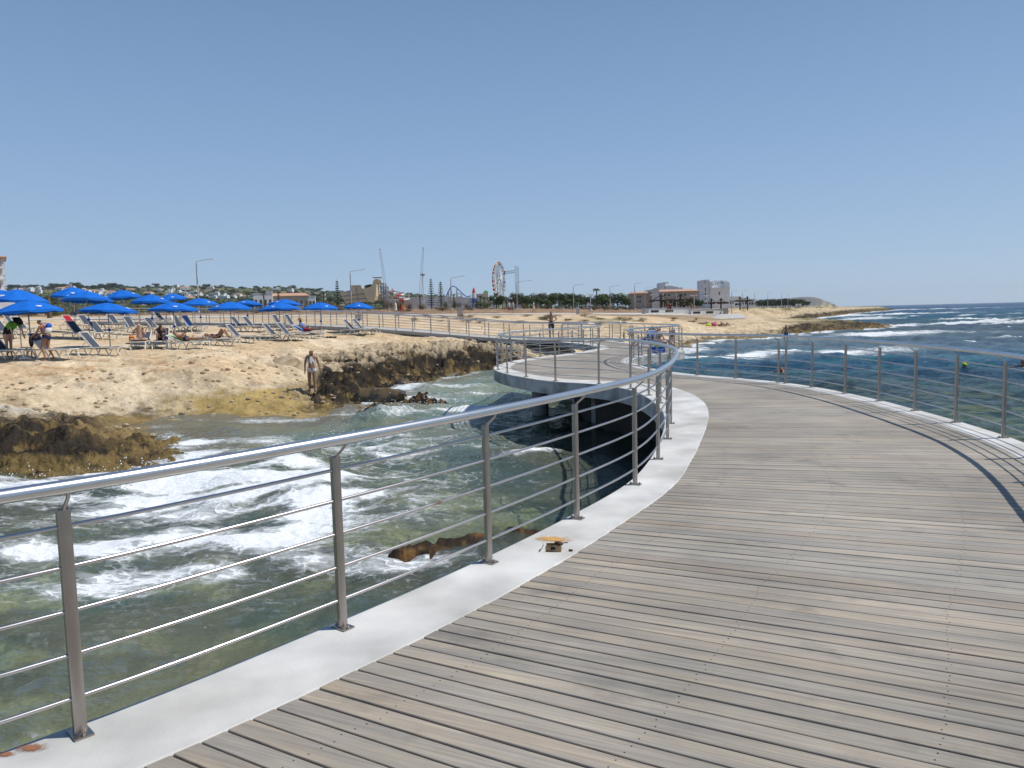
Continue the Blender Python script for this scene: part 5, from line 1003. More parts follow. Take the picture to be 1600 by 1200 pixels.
for a in ((160, 556, -4, 'empty grey lounger standing alone at the front of the beach'), (82, 560, -6, 'grey lounger behind the woman with the backpack'), (14, 561, -8, 'lounger at the left edge in front of the woman in green'), (130, 531, -14, 'grey lounger directly behind the lone front one, left of its pair'), (163, 530, -14, 'grey lounger behind the lone front one, right of its pair'),
    (118, 516, -18, 'lounger with a red towel on its backrest', 'red'), (142, 515, -18, 'grey lounger right of the red towel'), (186, 513, -18, 'grey lounger in the third row above the lone front one'), (212, 519, -18, 'grey lounger behind and left of the bald man', 'sling', 55), (207, 505, -18, 'grey lounger of the back row with a blue bag beside it'),
    (246, 520, -16, 'grey lounger just behind the bald man'), (257, 507, -16, 'grey lounger in the back row left of the towel covered pair'), (285, 519, -14, 'lounger covered with a cream towel', 'cream_sling', 62), (303, 518, -14, 'lounger covered with a denim blue towel', 'denim', 58), (12, 528, -14, 'grey lounger behind the woman in green, at the left edge'), (42, 523, -14, 'lounger behind the nearest umbrella pole'), (24, 512, -16, 'grey lounger of the back row at far left'),
    (379, 535, -6, 'grey lounger right of the sunbather with bent knees'), (380, 518, -12, 'grey lounger of the second row, left of its pair'), (399, 518, -12, 'grey lounger of the second row, right of its pair'), (434, 532, -8, 'grey lounger left of the pair under the middle right umbrella'), (456, 531, -8, 'grey lounger right of the pair under the middle right umbrella'), (443, 516, -12, 'back grey lounger left of the man in the straw hat', 'sling', 58), (462, 515, -12, 'back grey lounger behind the man in the straw hat', 'sling', 58),
    (557, 523, -8, 'left lounger of the isolated pair at the right end'), (571, 522, -8, 'right lounger of the isolated pair at the right end')): lounger(*a)
LP3 = lounger(222, 545, -75, 'lounger pointing at the camera with the bald man sitting on it', 'sling', 30); LP4 = lounger(253, 544, -72, 'lounger pointing at the camera under the sitter with raised knees', 'navy', 45)
LP5 = lounger(296, 546, -12, 'lounger with a green striped towel under a lying man', 'stripe', 22); LP6 = lounger(344, 540, -4, 'flat lounger under the sunbather with bent knees', 'grey', 8); LP7 = lounger(482, 528, -8, 'lounger with a bright blue towel under the man in the straw hat', 'skyblue', 30)
# ------------------------------------------------------------------ people
BL = dict(waist=.15, chest=.22, neck=.17, head=.12, crown=.085)
def person(loc, rz, P, skin, hair, clothes, label, scale=1.0, pz=None, hairlen=0, face_=True, fat=1.0, name='person', foot=True):
    V3 = lambda a: Vector(a).normalized()
    sp = V3(P.get('sp', (0, 0, 1))); sp2 = V3(P.get('sp2', P.get('sp', (0, 0, 1)))); lf = V3(P.get('lf', (0, 1, 0))); hd = V3(P.get('hd', P.get('sp2', P.get('sp', (0, 0, 1))))); fwd = lf.cross(sp2).normalized(); fc = V3(P.get('fc', tuple(lf.cross(hd))))
    J = {'pel': Vector((0, 0, 0))}; J['waist'] = sp*BL['waist']; J['chest'] = J['waist']+sp2*BL['chest']; J['neck'] = J['chest']+sp2*BL['neck']; J['head'] = J['neck']+hd*BL['head']; J['crown'] = J['head']+hd*BL['crown']
    par = {'waist': 'pel', 'chest': 'waist', 'neck': 'chest', 'head': 'neck', 'crown': 'head'}; rad = {'pel': .125*fat, 'waist': .115*fat, 'chest': .13*fat, 'neck': .052, 'head': .088, 'crown': .07}
    def add(n_, p_, off, r_): J[n_] = J[p_]+off; par[n_] = p_; rad[n_] = r_
    for s_, t_ in ((1, 'L'), (-1, 'R')):
        add('cl'+t_, 'chest', sp2*.09+lf*s_*.10, .075*fat); add('sh'+t_, 'cl'+t_, lf*s_*.08+sp2*.01, .055); add('el'+t_, 'sh'+t_, V3(P['ua'+t_])*.29, .038); add('wr'+t_, 'el'+t_, V3(P['fa'+t_])*.25, .026)
        hdv = V3(P.get('ha'+t_, P['fa'+t_])); side = hdv.cross(lf if abs(hdv.dot(lf)) < .9 else sp2).normalized(); cu = hdv.cross(side).normalized()*(-s_)
        add('pa'+t_, 'wr'+t_, hdv*.06, .030)
        for i in range(4): o_ = (i-1.5)*.021; l_ = (.036, .042, .040, .032)[i]; add(f'f{i}a'+t_, 'pa'+t_, hdv*(.03+.005*(i in (1, 2)))+side*o_, .0095); add(f'f{i}b'+t_, f'f{i}a'+t_, hdv*l_*.8+cu*l_*.5, .008)
        add('tha'+t_, 'wr'+t_, hdv*.035+side*-.035, .011); add('thb'+t_, 'tha'+t_, hdv*.032+side*-.018+cu*.01, .009)
        add('hi'+t_, 'pel', lf*s_*.085-sp*.03, .098*fat); th0 = V3(P['th'+t_]); add('mt'+t_, 'hi'+t_, th0*.2, .082*fat); add('kn'+t_, 'mt'+t_, th0*.22, .055); sh0 = V3(P['sh'+t_]); add('ca'+t_, 'kn'+t_, sh0*.14, .052); add('an'+t_, 'ca'+t_, sh0*.27, .033)
        ft = V3(P.get('ft'+t_, P.get('ft', tuple(fwd)))); add('he'+t_, 'an'+t_, sh0*.05-ft*.02, .032); add('to'+t_, 'he'+t_, ft*.20+sh0*.012, .024)
        add('ear'+t_, 'head', lf*s_*.078, .016)
    add('nose', 'head', fc*.10-hd*.012, .013); add('chin', 'head', fc*.055-hd*.085, .03)
    names = list(J); idx = {n_: i for i, n_ in enumerate(names)}; me = bpy.data.meshes.new('body'); me.from_pydata([J[n_] for n_ in names], [(idx[a], idx[b]) for a, b in par.items()], [])
    o = bpy.data.objects.new('tmp', me); COL.objects.link(o); m = o.modifiers.new('s', 'SKIN'); sv = me.skin_vertices[0].data
    for n_ in names: sv[idx[n_]].radius = (rad[n_], rad[n_]); sv[idx[n_]].use_root = (n_ == 'pel')
    o.modifiers.new('u', 'SUBSURF').levels = 1; o.modifiers['u'].render_levels = 1
    dg = bpy.context.evaluated_depsgraph_get(); me2 = bpy.data.meshes.new_from_object(o.evaluated_get(dg)); bpy.data.objects.remove(o); me2.name = 'body'
    me2.polygons.foreach_set('use_smooth', [True]*len(me2.polygons)); me2.materials.clear(); me2.materials.append(M[skin])
    n = len(me2.vertices); co = np.empty(n*3); me2.vertices.foreach_get('co', co); co = co.reshape(-1, 3); minz = co[:, 2].min()
    root = empty(name, label=label, cat='person'); bo = bpy.data.objects.new('body', me2); COL.objects.link(bo); bo.parent = root
    # nearest bone per face for cloth shells
    segs = [(a, par[a]) for a in par]; cen = np.array([list(p.center) for p in me2.polygons]); best = np.full(len(cen), 1e9); bi = np.zeros(len(cen), int); bt = np.zeros(len(cen))
    for k, (c_, p_) in enumerate(segs):
        a = np.array(J[p_]); b_ = np.array(J[c_]); d = b_-a; t_ = np.clip(((cen-a)@d)/(d@d+1e-9), 0, 1); ds = np.linalg.norm(cen-a-t_[:, None]*d, axis=1); ds = ds-.5*min(rad[c_], rad[p_]); mk = ds < best; best[mk] = ds[mk]; bi[mk] = k; bt[mk] = t_[mk]
    bone = [segs[k][0].rstrip('LR') if segs[k][0] not in J or len(segs[k][0]) > 2 and segs[k][0][-1] in 'LR' else segs[k][0] for k in bi]
    REG = {'shorts': lambda b, t, c: b in ('hi',) or (b == 'waist' and t < .5) or b == 'mt' or (b == 'kn' and t < .35), 'trunks': lambda b, t, c: b in ('hi',) or (b == 'waist' and t < .35) or (b == 'mt' and t < .25), 'bikini_top': lambda b, t, c: (b == 'chest' and t > .55) or (b in ('cl',) and t < .35 and (c-J['chest']).dot(sp2) < .05),
           'swimsuit': lambda b, t, c: b in ('hi', 'waist', 'chest') or (b == 'cl' and t < .5), 'shirt': lambda b, t, c: b in ('chest', 'waist', 'cl') or (b == 'sh') or (b == 'el' and t < .45), 'shrug': lambda b, t, c: (b == 'chest' and t > .45) or b in ('cl', 'sh') or (b == 'el' and t < .6),
           'hair': lambda b, t, c: b in ('head', 'crown') and ((c-J['head']).dot(hd) > .035+(c-J['head']).dot(fc)*.55 if hairlen >= 0 else (c-J['head']).dot(hd) > .03 and (c-J['head']).dot(fc) < .02) or (hairlen > 0 and b in ('neck', 'head') and (c-J['head']).dot(fc) < -.02)}
    vn = np.empty(n*3); me2.vertices.foreach_get('normal', vn) if hasattr(me2.vertices[0], 'normal') else None; vn = vn.reshape(-1, 3)
    def shell(nm, reg, m_, th_):
        fs = [i for i in range(len(cen)) if REG[reg](bone[i], bt[i], Vector(cen[i]))]
        if not fs: return
        used_ = {}; vs = []; ff = []
        for i in fs:
            q = []
            for v in me2.polygons[i].vertices:
                if v not in used_: used_[v] = len(vs); vs.append(tuple(co[v]+vn[v]*th_))
                q.append(used_[v])
            ff.append(tuple(q))
        ob = MB(); ob.add(vs, ff); return ob.build(nm, m_, root, True)
    if hair: shell('hair', 'hair', hair, .016)
    for nm, reg, m_, th_ in clothes: shell(nm, reg, m_, th_)
    if face_:
        e = MB()
        for s_ in (-1, 1): e.ball(J['head']+fc*.082+lf*s_*.032+hd*.018, .012, 6, 5)
        e.build('eyes', 'eye', root); e = MB(); e.ball(J['head']+fc*.088-hd*.05, (.018, .018, .008), 8, 5); e.build('mouth', 'lips', root)
    z0 = -minz if pz is None else pz
    root.location = Vector(loc)+Vector((0, 0, z0*scale)); root.rotation_euler = (0, 0, rz); root.scale = (scale,)*3
    root['_j'] = [0]; del root['_j']
    return root, J
D_ = (0, 0, -1)
ST = dict(uaL=(.0, .22, -1), faL=(.2, .08, -1), uaR=(0, -.22, -1), faR=(.2, -.08, -1), thL=(.03, .03, -1), shL=(-.02, 0, -1), thR=(.03, -.03, -1), shR=(-.02, 0, -1))
def pose(**k): d = dict(ST); d.update(k); return d
# woman in white bikini, looking down at her step
q = hit(489, 616, 22, 60); person((q.x, q.y, q.z), R(-70), pose(hd=(.45, 0, 1), sp=(.02, 0, 1), uaL=(-.05, .3, -1), faL=(.1, .25, -1), uaR=(-.05, -.22, -1), faR=(.1, -.05, -1), thL=(.10, -.02, -1), thR=(-.05, -.06, -1)), 'skin_tan', 'hair_blond', [('bikini_top', 'bikini_top', 'white', .012), ('bikini_bottom', 'trunks', 'white', .012)], 'woman in a white bikini standing on the rocks above the surf', 1.0)
# man on the ramp, hands on hips
q = at(861, 50.6, .06); q.y = 50.6; person((q.x, q.y, .09), R(-90), pose(uaL=(-.25, .75, -.75), faL=(.35, -.75, -.35), uaR=(-.25, -.75, -.75), faR=(.35, .75, -.35), thL=(0, .07, -1), thR=(0, -.07, -1)), 'skin_tan', 'hair_dark', [('shorts', 'shorts', 'black', .02)], 'shirtless man in dark shorts standing on the ramp with hands on hips', 1.02)
# woman bending in black swimsuit and green top
q = hit(16, 560, 22, 60); r_, J_ = person(q, R(-18), pose(sp=(.55, 0, .85), sp2=(.8, 0, .6), hd=(.95, 0, .25), fc=(.3, 0, -1), uaL=(.5, .1, -.9), faL=(.35, 0, -1), uaR=(.35, -.1, -.95), faR=(.3, 0, -1), thL=(-.05, .06, -1), thR=(.06, -.06, -1)), 'skin_fair', 'hair_dark', [('swimsuit', 'swimsuit', 'black', .014), ('green_top', 'shrug', 'green', .022)], 'woman in a black swimsuit and green top bending over a lounger', 1.02, fat=1.22)
b = MB(); b.lathe([(.19, -.02), (.2, 0), (.11, .02), (.10, .10), (.05, .13)], 14); h = b.build('hat', 'black', r_, True); h.location = J_['crown']+Vector((-.02, 0, .0)); h.rotation_euler = (0, R(50), 0)
# woman stepping with backpack
q = hit(76, 563, 22, 60); r_, J_ = person(q, R(186), pose(sp=(.12, 0, 1), sp2=(.38, 0, .95), hd=(.6, 0, .8), fc=(.8, 0, -.6), uaL=(.45, .12, -.85), faL=(.75, 0, -.6), uaR=(.4, -.1, -.9), faR=(.8, .05, -.55), thL=(.42, .03, -.9), shL=(-.25, 0, -1), thR=(.1, -.05, -1), shR=(-.45, 0, -.9)), 'skin_tan', 'hair_grey', [('bikini_top', 'bikini_top', 'pink', .012), ('swim_skirt', 'trunks', 'navy', .03)], 'grey haired woman walking left with a blue and white backpack', .98, fat=1.08)
def child_of_person(mb, nm, m, rt, loc, rot=(0, 0, 0), **k): o = mb.build(nm, m, rt, True); o.location = loc; o.rotation_euler = rot; return o
bp_ = empty('backpack', label='blue and white drawstring backpack on the walking woman', cat='backpack'); bp_.location = r_.location+Matrix.Rotation(R(186), 3, 'Z') @ (J_['chest']+Vector((-.19, 0, -.02))); bp_.rotation_euler = (0, R(-18), R(186))
b = MB(); b.ball((0, 0, -.07), (.12, .17, .17), 12, 9); b.build('bag', 'white', bp_, True); b = MB(); b.ball((.015, 0, .09), (.10, .15, .13), 12, 9); b.build('top_flap', 'royal', bp_, True)
for s_ in (-1, 1): MB().tube([(.05, s_*.09, .14), (.2, s_*.12, .18), (.27, s_*.12, .05), (.12, s_*.14, -.12)], .014, 5).build('strap', 'royal', bp_)
tw = empty('towel', r_.location+Matrix.Rotation(R(186), 3, 'Z') @ (J_['wrL']+Vector((.05, 0, 0))), R(186), label='dark towel hanging from the hands of the walking woman', cat='towel'); b = MB(); b.tube([(0, -.09, -.02), (0, -.1, -.25), (.02, -.08, -.42)], [.05, .07, .04], 8); b.tube([(0, -.01, -.01), (0, .02, -.22), (.01, .0, -.38)], [.05, .06, .03], 8); b.build('cloth', 'black', tw, True)
# bald man sitting cross-legged with a phone
lz = .375
def on(lo, x, y, z=lz): return Matrix.Translation(lo.location) @ Matrix.Rotation(lo.rotation_euler[2], 4, 'Z') @ Vector((x, y, z))
r_, J_ = person(on(LP3, .35, 0), LP3.rotation_euler[2], pose(sp=(-.05, 0, 1), sp2=(.12, 0, 1), hd=(.35, 0, 1), uaL=(.2, .3, -.9), faL=(.6, -.2, .55), uaR=(.15, -.35, -.9), faR=(.6, .35, -.5), thL=(.7, .75, .05), shL=(.15, -1, -.1), thR=(.7, -.75, .05), shR=(.3, 1, -.05), ft=(0, 0.2, 0.1)), 'skin_fair', None, [('trunks', 'trunks', 'black', .012)], 'bald shirtless man sitting cross legged with a phone on a lounger', 1.0, fat=1.12, pz=.10)
ph = empty('phone', r_.location+Matrix.Rotation(r_.rotation_euler[2], 3, 'Z') @ (J_['paL']+Vector((-.02, 0, .05))), r_.rotation_euler[2], label='dark phone held up by the bald man', cat='phone'); MB().box((0, 0, 0), (.012, .075, .15), ry=-.3).build('case', 'black', ph); MB().box((-.008, 0, 0), (.003, .066, .135), ry=-.3).build('screen', 'window', ph)
b = MB(); b.ball((0, 0, .17), (.14, .2, .2), 10, 8); o = b.build('beach_bag', 'orange', None, True); o.location = on(LP3, .1, -.38, lz-.05); tag(o, 'orange bag on the lounger beside the bald man', 'bag')
# sitter with raised knees
r_, J_ = person(on(LP4, .1, 0), LP4.rotation_euler[2], pose(sp=(-.35, 0, .9), sp2=(-.1, 0, 1), hd=(.5, 0, .9), uaL=(.6, .35, -.6), faL=(.9, -.2, -.1), uaR=(.6, -.35, -.6), faR=(.9, .2, -.1), thL=(.8, .12, .75), shL=(.35, 0, -1), thR=(.75, -.12, .8), shR=(.45, 0, -1)), 'skin_dark', 'hair_dark', [('swimsuit', 'swimsuit', 'black', .012)], 'dark haired person in black sitting with raised knees on a lounger', .98, pz=.11, hairlen=1)
# man lying on green towel
r_, J_ = person(on(LP5, -.12, 0), LP5.rotation_euler[2], pose(sp=(-1, 0, .3), sp2=(-1, 0, .42), hd=(-.8, 0, .6), uaL=(.6, .5, .4), faL=(.6, -.4, .7), uaR=(.7, -.3, -.1), faR=(.9, .1, .15), thL=(1, .1, .03), shL=(1, 0, -.02), thR=(1, -.1, .0), shR=(1, .0, -.0), ft=(.25, 0, 1)), 'skin_tan', 'hair_dark', [('shorts', 'trunks', 'navy', .018)], 'man in navy trunks lying on a green striped towel with a phone', 1.02, pz=.12)
# sunbather with bent knees
r_, J_ = person(on(LP6, -.05, 0), LP6.rotation_euler[2], pose(sp=(-1, 0, .05), sp2=(-1, 0, .08), hd=(-1, 0, .15), uaL=(.7, .5, -.15), faL=(1, -.1, 0), uaR=(.7, -.5, -.15), faR=(1, .1, 0), thL=(.62, .08, .8), shL=(.45, 0, -.9), thR=(.5, -.08, .88), shR=(.6, 0, -.8), ft=(1, 0, -.1)), 'skin_tan', 'hair_dark', [('bikini_top', 'bikini_top', 'black', .012), ('bikini_bottom', 'trunks', 'black', .012)], 'tanned sunbather lying flat with bent knees on a lounger', 1.0, pz=.12)
# man in straw hat
r_, J_ = person(on(LP7, -.15, 0), LP7.rotation_euler[2], pose(sp=(-.75, 0, .65), sp2=(-.55, 0, .85), hd=(-.1, 0, 1), uaL=(.4, .3, -.7), faL=(.8, -.3, .2), uaR=(.4, -.3, -.7), faR=(.8, .3, .1), thL=(1, .1, .06), shL=(1, 0, -.05), thR=(1, -.08, .1), shR=(1, .1, -.05), ft=(.2, 0, 1)), 'skin_dark', 'hair_dark', [('shirt', 'shirt', 'denim', .018), ('shorts', 'shorts', 'red', .02)], 'man in a straw hat, blue shirt and red shorts lying back', 1.0, pz=.12)
h = empty('straw_hat', r_.location+Matrix.Rotation(r_.rotation_euler[2], 3, 'Z') @ (J_['crown']+Vector((0, 0, -.0))), 0, label='brown straw hat on the man in the blue shirt', cat='hat'); MB().lathe([(.19, -.02), (.19, 0), (.11, .01)], 14).build('brim', 'straw', h); MB().lathe([(.11, .0), (.10, .10), (.06, .12)], 14).build('hat_crown', 'straw', h)
# far figures
def stander(px, D, rz, P, skin, hair, cl, label, s_=1.0, dz=0, fat=1.0, face_=False): q = at(px, D); return person((q.x, q.y, q.z+dz), rz, P, skin, hair, cl, label, s_, face_=face_, fat=fat)
walk = pose(thL=(.35, .03, -1), shL=(-.1, 0, -1), thR=(-.2, -.03, -1), shR=(-.45, 0, -1), uaL=(-.25, .15, -1), faL=(.1, .05, -1), uaR=(.3, -.15, -1), faR=(.5, 0, -.9))
stander(1050, 66, R(40), pose(sp=(.12, 0, 1), uaL=(.5, .5, -.6), faL=(.7, .4, -.4), uaR=(.1, -.4, -.9)), 'skin_fair', 'hair_dark', [('bikini_top', 'bikini_top', 'black', .016), ('bikini_bottom', 'trunks', 'black', .02)], 'woman in a black bikini on the sand right of the pier lobe', 1.0)
g_ = DP(1228, 533, 77); person((float(g_[0]), 77, WZ-.35), R(-110), pose(sp=(.05, 0, 1), uaL=(.0, .35, -.9), uaR=(.0, -.35, -.9), thL=(.1, .08, -1), thR=(0, -.08, -1)), 'skin_tan', 'hair_dark', [('shorts', 'shorts', 'slate', .025)], 'man in blue shorts wading into the sea beside the rocks', 1.08, fat=1.1)
stander(619, 93, R(180), walk, 'skin_fair', 'hair_grey', [('shirt', 'shirt', 'white', .02), ('shorts', 'shorts', 'white', .02)], 'small distant walker in white clothes left of the promenade lamp')
stander(627.5, 95, R(0), walk, 'skin_tan', 'hair_dark', [('shirt', 'shirt', 'black', .02), ('shorts', 'shorts', 'red', .02)], 'small distant walker in dark clothes beside the one in white')
stander(796, 108, R(180), walk, 'skin_fair', 'hair_dark', [('shirt', 'shirt', 'white', .02), ('shorts', 'shorts', 'red', .02)], 'small distant walker with red shorts below the ferris wheel')
stander(802, 109, R(180), walk, 'skin_fair', 'hair_blond', [('shirt', 'shirt', 'cream_sling', .02), ('shorts', 'shorts', 'straw', .02)], 'small distant walker in cream just right of the red shorts')
stander(834, 112, R(0), walk, 'skin_fair', 'hair_dark', [('shirt', 'shirt', 'white', .02), ('shorts', 'shorts', 'white', .02)], 'small distant walker in white right of the drop tower')
SEAT = pose(sp=(.15, 0, 1), thL=(1, .12, .0), shL=(.1, 0, -1), thR=(1, -.12, .0), shR=(.1, 0, -1), uaL=(.4, .2, -.8), faL=(.8, 0, -.2), uaR=(.4, -.2, -.8), faR=(.8, 0, -.2))
q = at(1044, 123); person((q.x, q.y, q.z), R(-80), SEAT, 'skin_tan', 'hair_dark', [('shirt', 'shirt', 'red', .02), ('shorts', 'shorts', 'navy', .02)], 'person in dark red sitting on the bench wall under the sunshade', 1.15, pz=.85, face_=False)
q = at(1047.5, 123); person((q.x, q.y, q.z), R(-100), SEAT, 'skin_fair', 'hair_dark', [('shirt', 'shirt', 'black', .02), ('shorts', 'shorts', 'slate', .02)], 'person in black sitting next to the one in dark red', 1.15, pz=.85, face_=False)
stander(1069, 140, R(-90), ST, 'skin_tan', 'hair_dark', [('shirt', 'shirt', 'black', .02), ('shorts', 'shorts', 'navy', .02)], 'distant person in dark clothes between the sunshade and the second one')
stander(1081, 150, R(180), walk, 'skin_fair', 'hair_dark', [('shirt', 'shirt', 'pink', .02), ('shorts', 'shorts', 'grey', .02)], 'distant walker in pink on the promenade right of the sunshade')
# couple on the beach
q = at(1124, 96); LIE = pose(sp=(-1, 0, .25), sp2=(-.8, 0, .6), hd=(-.4, 0, 1), uaL=(-.3, .3, -.9), faL=(.3, .3, -.6), uaR=(-.3, -.3, -.9), faR=(.3, -.3, -.5), thL=(.6, .1, .75), shL=(.5, 0, -.9), thR=(1, -.1, .05), shR=(1, 0, 0), ft=(.2, 0, 1))
person((q.x, q.y, q.z), R(-10), LIE, 'skin_tan', 'hair_dark', [('swimsuit', 'trunks', 'black', .015)], 'tanned sunbather leaning back on the sand before the sunshades', 1.0, pz=.13, face_=False); person((q.x+.9, q.y+.6, q.z), R(-5), LIE, 'skin_dark', 'hair_dark', [('bikini_top', 'bikini_top', 'black', .015), ('bikini_bottom', 'trunks', 'red', .015)], 'second sunbather lying behind the leaning one on the sand', 1.0, pz=.13, face_=False)
b = MB(); b.ball((0, 0, .2), (.38, .25, .3), 10, 8); o = b.build('beach_bag', 'pink', None, True); q = at(1115, 95); o.location = q; tag(o, 'red bag on the sand left of the two sunbathers', 'bag')
b = MB(); b.ball((0, 0, .08), (.45, .3, .18), 10, 6); o = b.build('folded_towel', 'lime', None, True); o.location = at(1107.5, 95); tag(o, 'yellow green towel bundle on the sand left of the red bag', 'towel')
# swimmers
def swimmer(px, py, cap, label, rz, D=None):
    g_ = G(px, py+3, WZ); r_, J_ = person((float(g_[0]), float(g_[1]), WZ+.06), rz, pose(sp=(.1, 0, 1), sp2=(.15, 0, 1), uaL=(.6, .6, -.3), faL=(.8, .2, -.1), uaR=(.6, -.6, -.3), faR=(.8, -.2, -.1), thL=(-.4, .1, -1), thR=(-.4, -.1, -1)), 'skin_tan', 'hair_dark', [('swimsuit', 'swimsuit', 'black', .012)], label, 1.0, pz=-.48)
    if cap:
        h = empty('cap', r_.location+Matrix.Rotation(rz, 3, 'Z') @ (J_['head']+Vector((0, 0, .03))), rz, label=label.split(' swim')[0]+' cap', cat='cap'); MB().lathe([(.108, 0), (.105, .05), (.07, .10), (.02, .12)], 14).build('dome', cap, h, True); b = MB(); b.box((.13, 0, .01), (.12, .14, .012)); b.build('peak', cap, h)
        h['label'] = 'bright yellow cap on the swimmer seen through the right railing'
swimmer(1503, 576, 'lime', 'swimmer in a bright yellow cap seen through the right railing', R(-20)); swimmer(1222, 577, None, 'dark haired swimmer between two posts of the right railing', R(200)); swimmer(1601, 569, None, 'dark haired swimmer at the right edge of the photo', R(180))
# sunbathers and their things on the second lobe of the pier
def flat(lo, P, sk, cl, lb, x=0, rz=0, pz=.11, s_=1.0): return person(lo, rz, P, sk, 'hair_dark', cl, lb, s_, pz=pz)
def xy(px, py, z=0): g_ = G(px, py, z); return Vector((float(g_[0]), float(g_[1]), z))
LB = xy(1013, 546); LB2 = xy(1036, 543)
def lowchair(loc, rz, m, label):
    r = empty('beach_chair', loc, rz, label=label, cat='beach chair')
    b = MB()
    for y in (-.28, .28): b.tube([(-.55, y, .85), (-.15, y, .2), (.35, y, .22), (.42, y, 0)], .014, 6); b.tube([(-.4, y, 0), (.0, y, .22), (.25, y, .4), (-.25, y, .45)], .014, 6)
    b.tube([(-.55, -.28, .85), (-.55, .28, .85)], .014, 6); b.build('frame', 'steelw', r); MB().box((.1, 0, .215), (.5, .54, .015)).build('seat', m, r); MB().box((-.35, 0, .53), (.76, .54, .015), ry=R(58)).build('backrest', m, r); return r
c1 = lowchair(xy(1012, 543), R(-160), 'royal', 'blue folding beach chair with a sitter on the far pier lobe'); c2 = lowchair(xy(1034, 548), R(-60), 'royal', 'second blue folding beach chair at the edge of the far pier lobe')
CH = pose(sp=(-.55, 0, .85), sp2=(-.45, 0, .9), hd=(-.1, 0, 1), thL=(1, .15, .2), shL=(.7, 0, -.6), thR=(1, -.15, .2), shR=(.7, 0, -.6), uaL=(.2, .3, -.8), faL=(.8, 0, -.1), uaR=(.2, -.3, -.8), faR=(.8, 0, -.1))
person(c1.location+Vector((0, 0, .22)), R(-160), CH, 'skin_tan', 'hair_dark', [('shirt', 'shirt', 'navy', .02), ('shorts', 'shorts', 'royal', .02)], 'person in navy sitting in a folding chair on the far pier lobe', 1.0, pz=.10)
person(c2.location+Vector((0, 0, .22)), R(-60), CH, 'skin_fair', 'hair_dark', [('bikini_top', 'bikini_top', 'black', .012), ('trunks', 'trunks', 'teal', .015)], 'person in teal trunks in the second folding chair on the pier lobe', 1.0, pz=.10)
q = xy(1022, 538); person(q, R(100), LIE, 'skin_tan', 'hair_dark', [('trunks', 'trunks', 'black', .015)], 'person leaning back on a towel between the two folding chairs', 1.0, pz=.13)
MB(); b = MB(); b.box((0, 0, .012), (1.9, .9, .02)); o = b.build('towel', 'skyblue'); o.location = q; o.rotation_euler = (0, 0, R(100)); tag(o, 'light blue towel under the person between the folding chairs', 'towel')
r = empty('tote_bag', xy(1029, 552), R(20), label='blue and green bag beside the second folding chair', cat='bag'); MB().box((0, 0, .13), (.45, .22, .26), taper=1.15).build('bag', 'royal', r); MB().box((0, 0, .265), (.46, .23, .03)).build('rim_band', 'green', r)
for s_ in (-1, 1): MB().tube([(-.1, s_*.12, .27), (-.06, s_*.12, .42), (.06, s_*.12, .42), (.1, s_*.12, .27)], .01, 5).build('handle', 'green', r)
sh_ = empty('backrest_panel', xy(1022, 543), R(30), label='pale panel like a lounger backrest behind the pier sunbathers', cat='screen'); MB().box((0, 0, .85), (.7, .025, .4), rx=R(50)).build('panel', 'steelw', sh_)  # tilted pale panel, meant as a lounger-like backrest
for x in (-.42, .42): MB().tube([(x, 0, 0), (x, .05, .85)], .012, 6).build('leg', 'steelw', sh_)
# small things on the beach
r = empty('cool_box', hit(203, 511, 20, 80), 0, label='small black and blue cool box beside a back row lounger', cat='cool box'); MB().box((0, 0, .14), (.45, .3, .28)).build('body', 'skyblue', r); MB().box((0, 0, .31), (.47, .32, .08)).build('lid', 'black', r)
for px, py, m, lb in ((38, 562, 'white', 'crumpled white bag on the sand under the loungers at left'), (513, 528, 'black', 'dark sandals on the sand right of the straw hat man'), (520, 528, 'black', 'second pair of dark sandals on the sand')):
    b = MB(); b.ball((-.1, 0, .05), (.14, .07, .05), 8, 5); b.ball((.12, .06, .05), (.14, .07, .05), 8, 5); o = b.build('sandals' if m == 'black' else 'plastic_bag', m, None, True); o.location = hit(px, py, 20, 80); tag(o, lb, 'sandals' if m == 'black' else 'bag')
def sidetable(px, py, lb):
    r = empty('side_table', hit(px, py, 20, 80), 0, label=lb, cat='side table'); MB().lathe([(.25, .40), (.25, .43)], 16).build('top', 'lframe', r); MB().tube([(0, 0, 0), (0, 0, .4)], .03, 8).build('column', 'lframe', r); MB().lathe([(.2, 0), (.2, .03), (.05, .05)], 14).build('foot', 'lframe', r)
sidetable(43, 559, 'small grey side table under the nearest umbrella'); sidetable(268, 545, 'small table between the sitters and the green towel'); sidetable(315, 521, 'small table right of the blue towel lounger'); sidetable(506, 526, 'small table at the feet of the man in the straw hat')
# litter on the rim: torn food box with crumbs and a sauce stain
lt = empty('food_box', xy(865, 860), R(-8), label='torn cardboard food box lying open on the concrete rim', cat='litter'); M['card'] = mat('brown_cardboard', (.22, .13, .07), .8, col2=(.35, .25, .13), vscale=30, mixs=(.45, .55)); M['cardin'] = mat('pale_cardboard', (.55, .47, .42), .8)
b = MB(); b.box((0, .035, .022), (.11, .004, .044)); b.box((0, -.035, .022), (.11, .004, .044)); b.box((.055, 0, .022), (.004, .066, .044)); b.box((0, 0, .002), (.106, .066, .003)); b.build('tray', 'card', lt)
b = MB(); b.box((-.078, -.005, .03), (.05, .07, .003), ry=R(-62)); b.build('lid_flap', 'cardin', lt); b = MB(); b.box((0, -.038, .026), (.035, .003, .018)); b.build('window', 'black', lt)
b = MB(); b.ball((.03, .03, .05), (.03, .014, .01), 7, 5); b.ball((.05, .0, .048), (.022, .012, .01), 7, 5); b.tube([(.02, .03, .045), (.10, .045, .045)], .004, 5); b.build('scraps', 'wood_dark', lt)
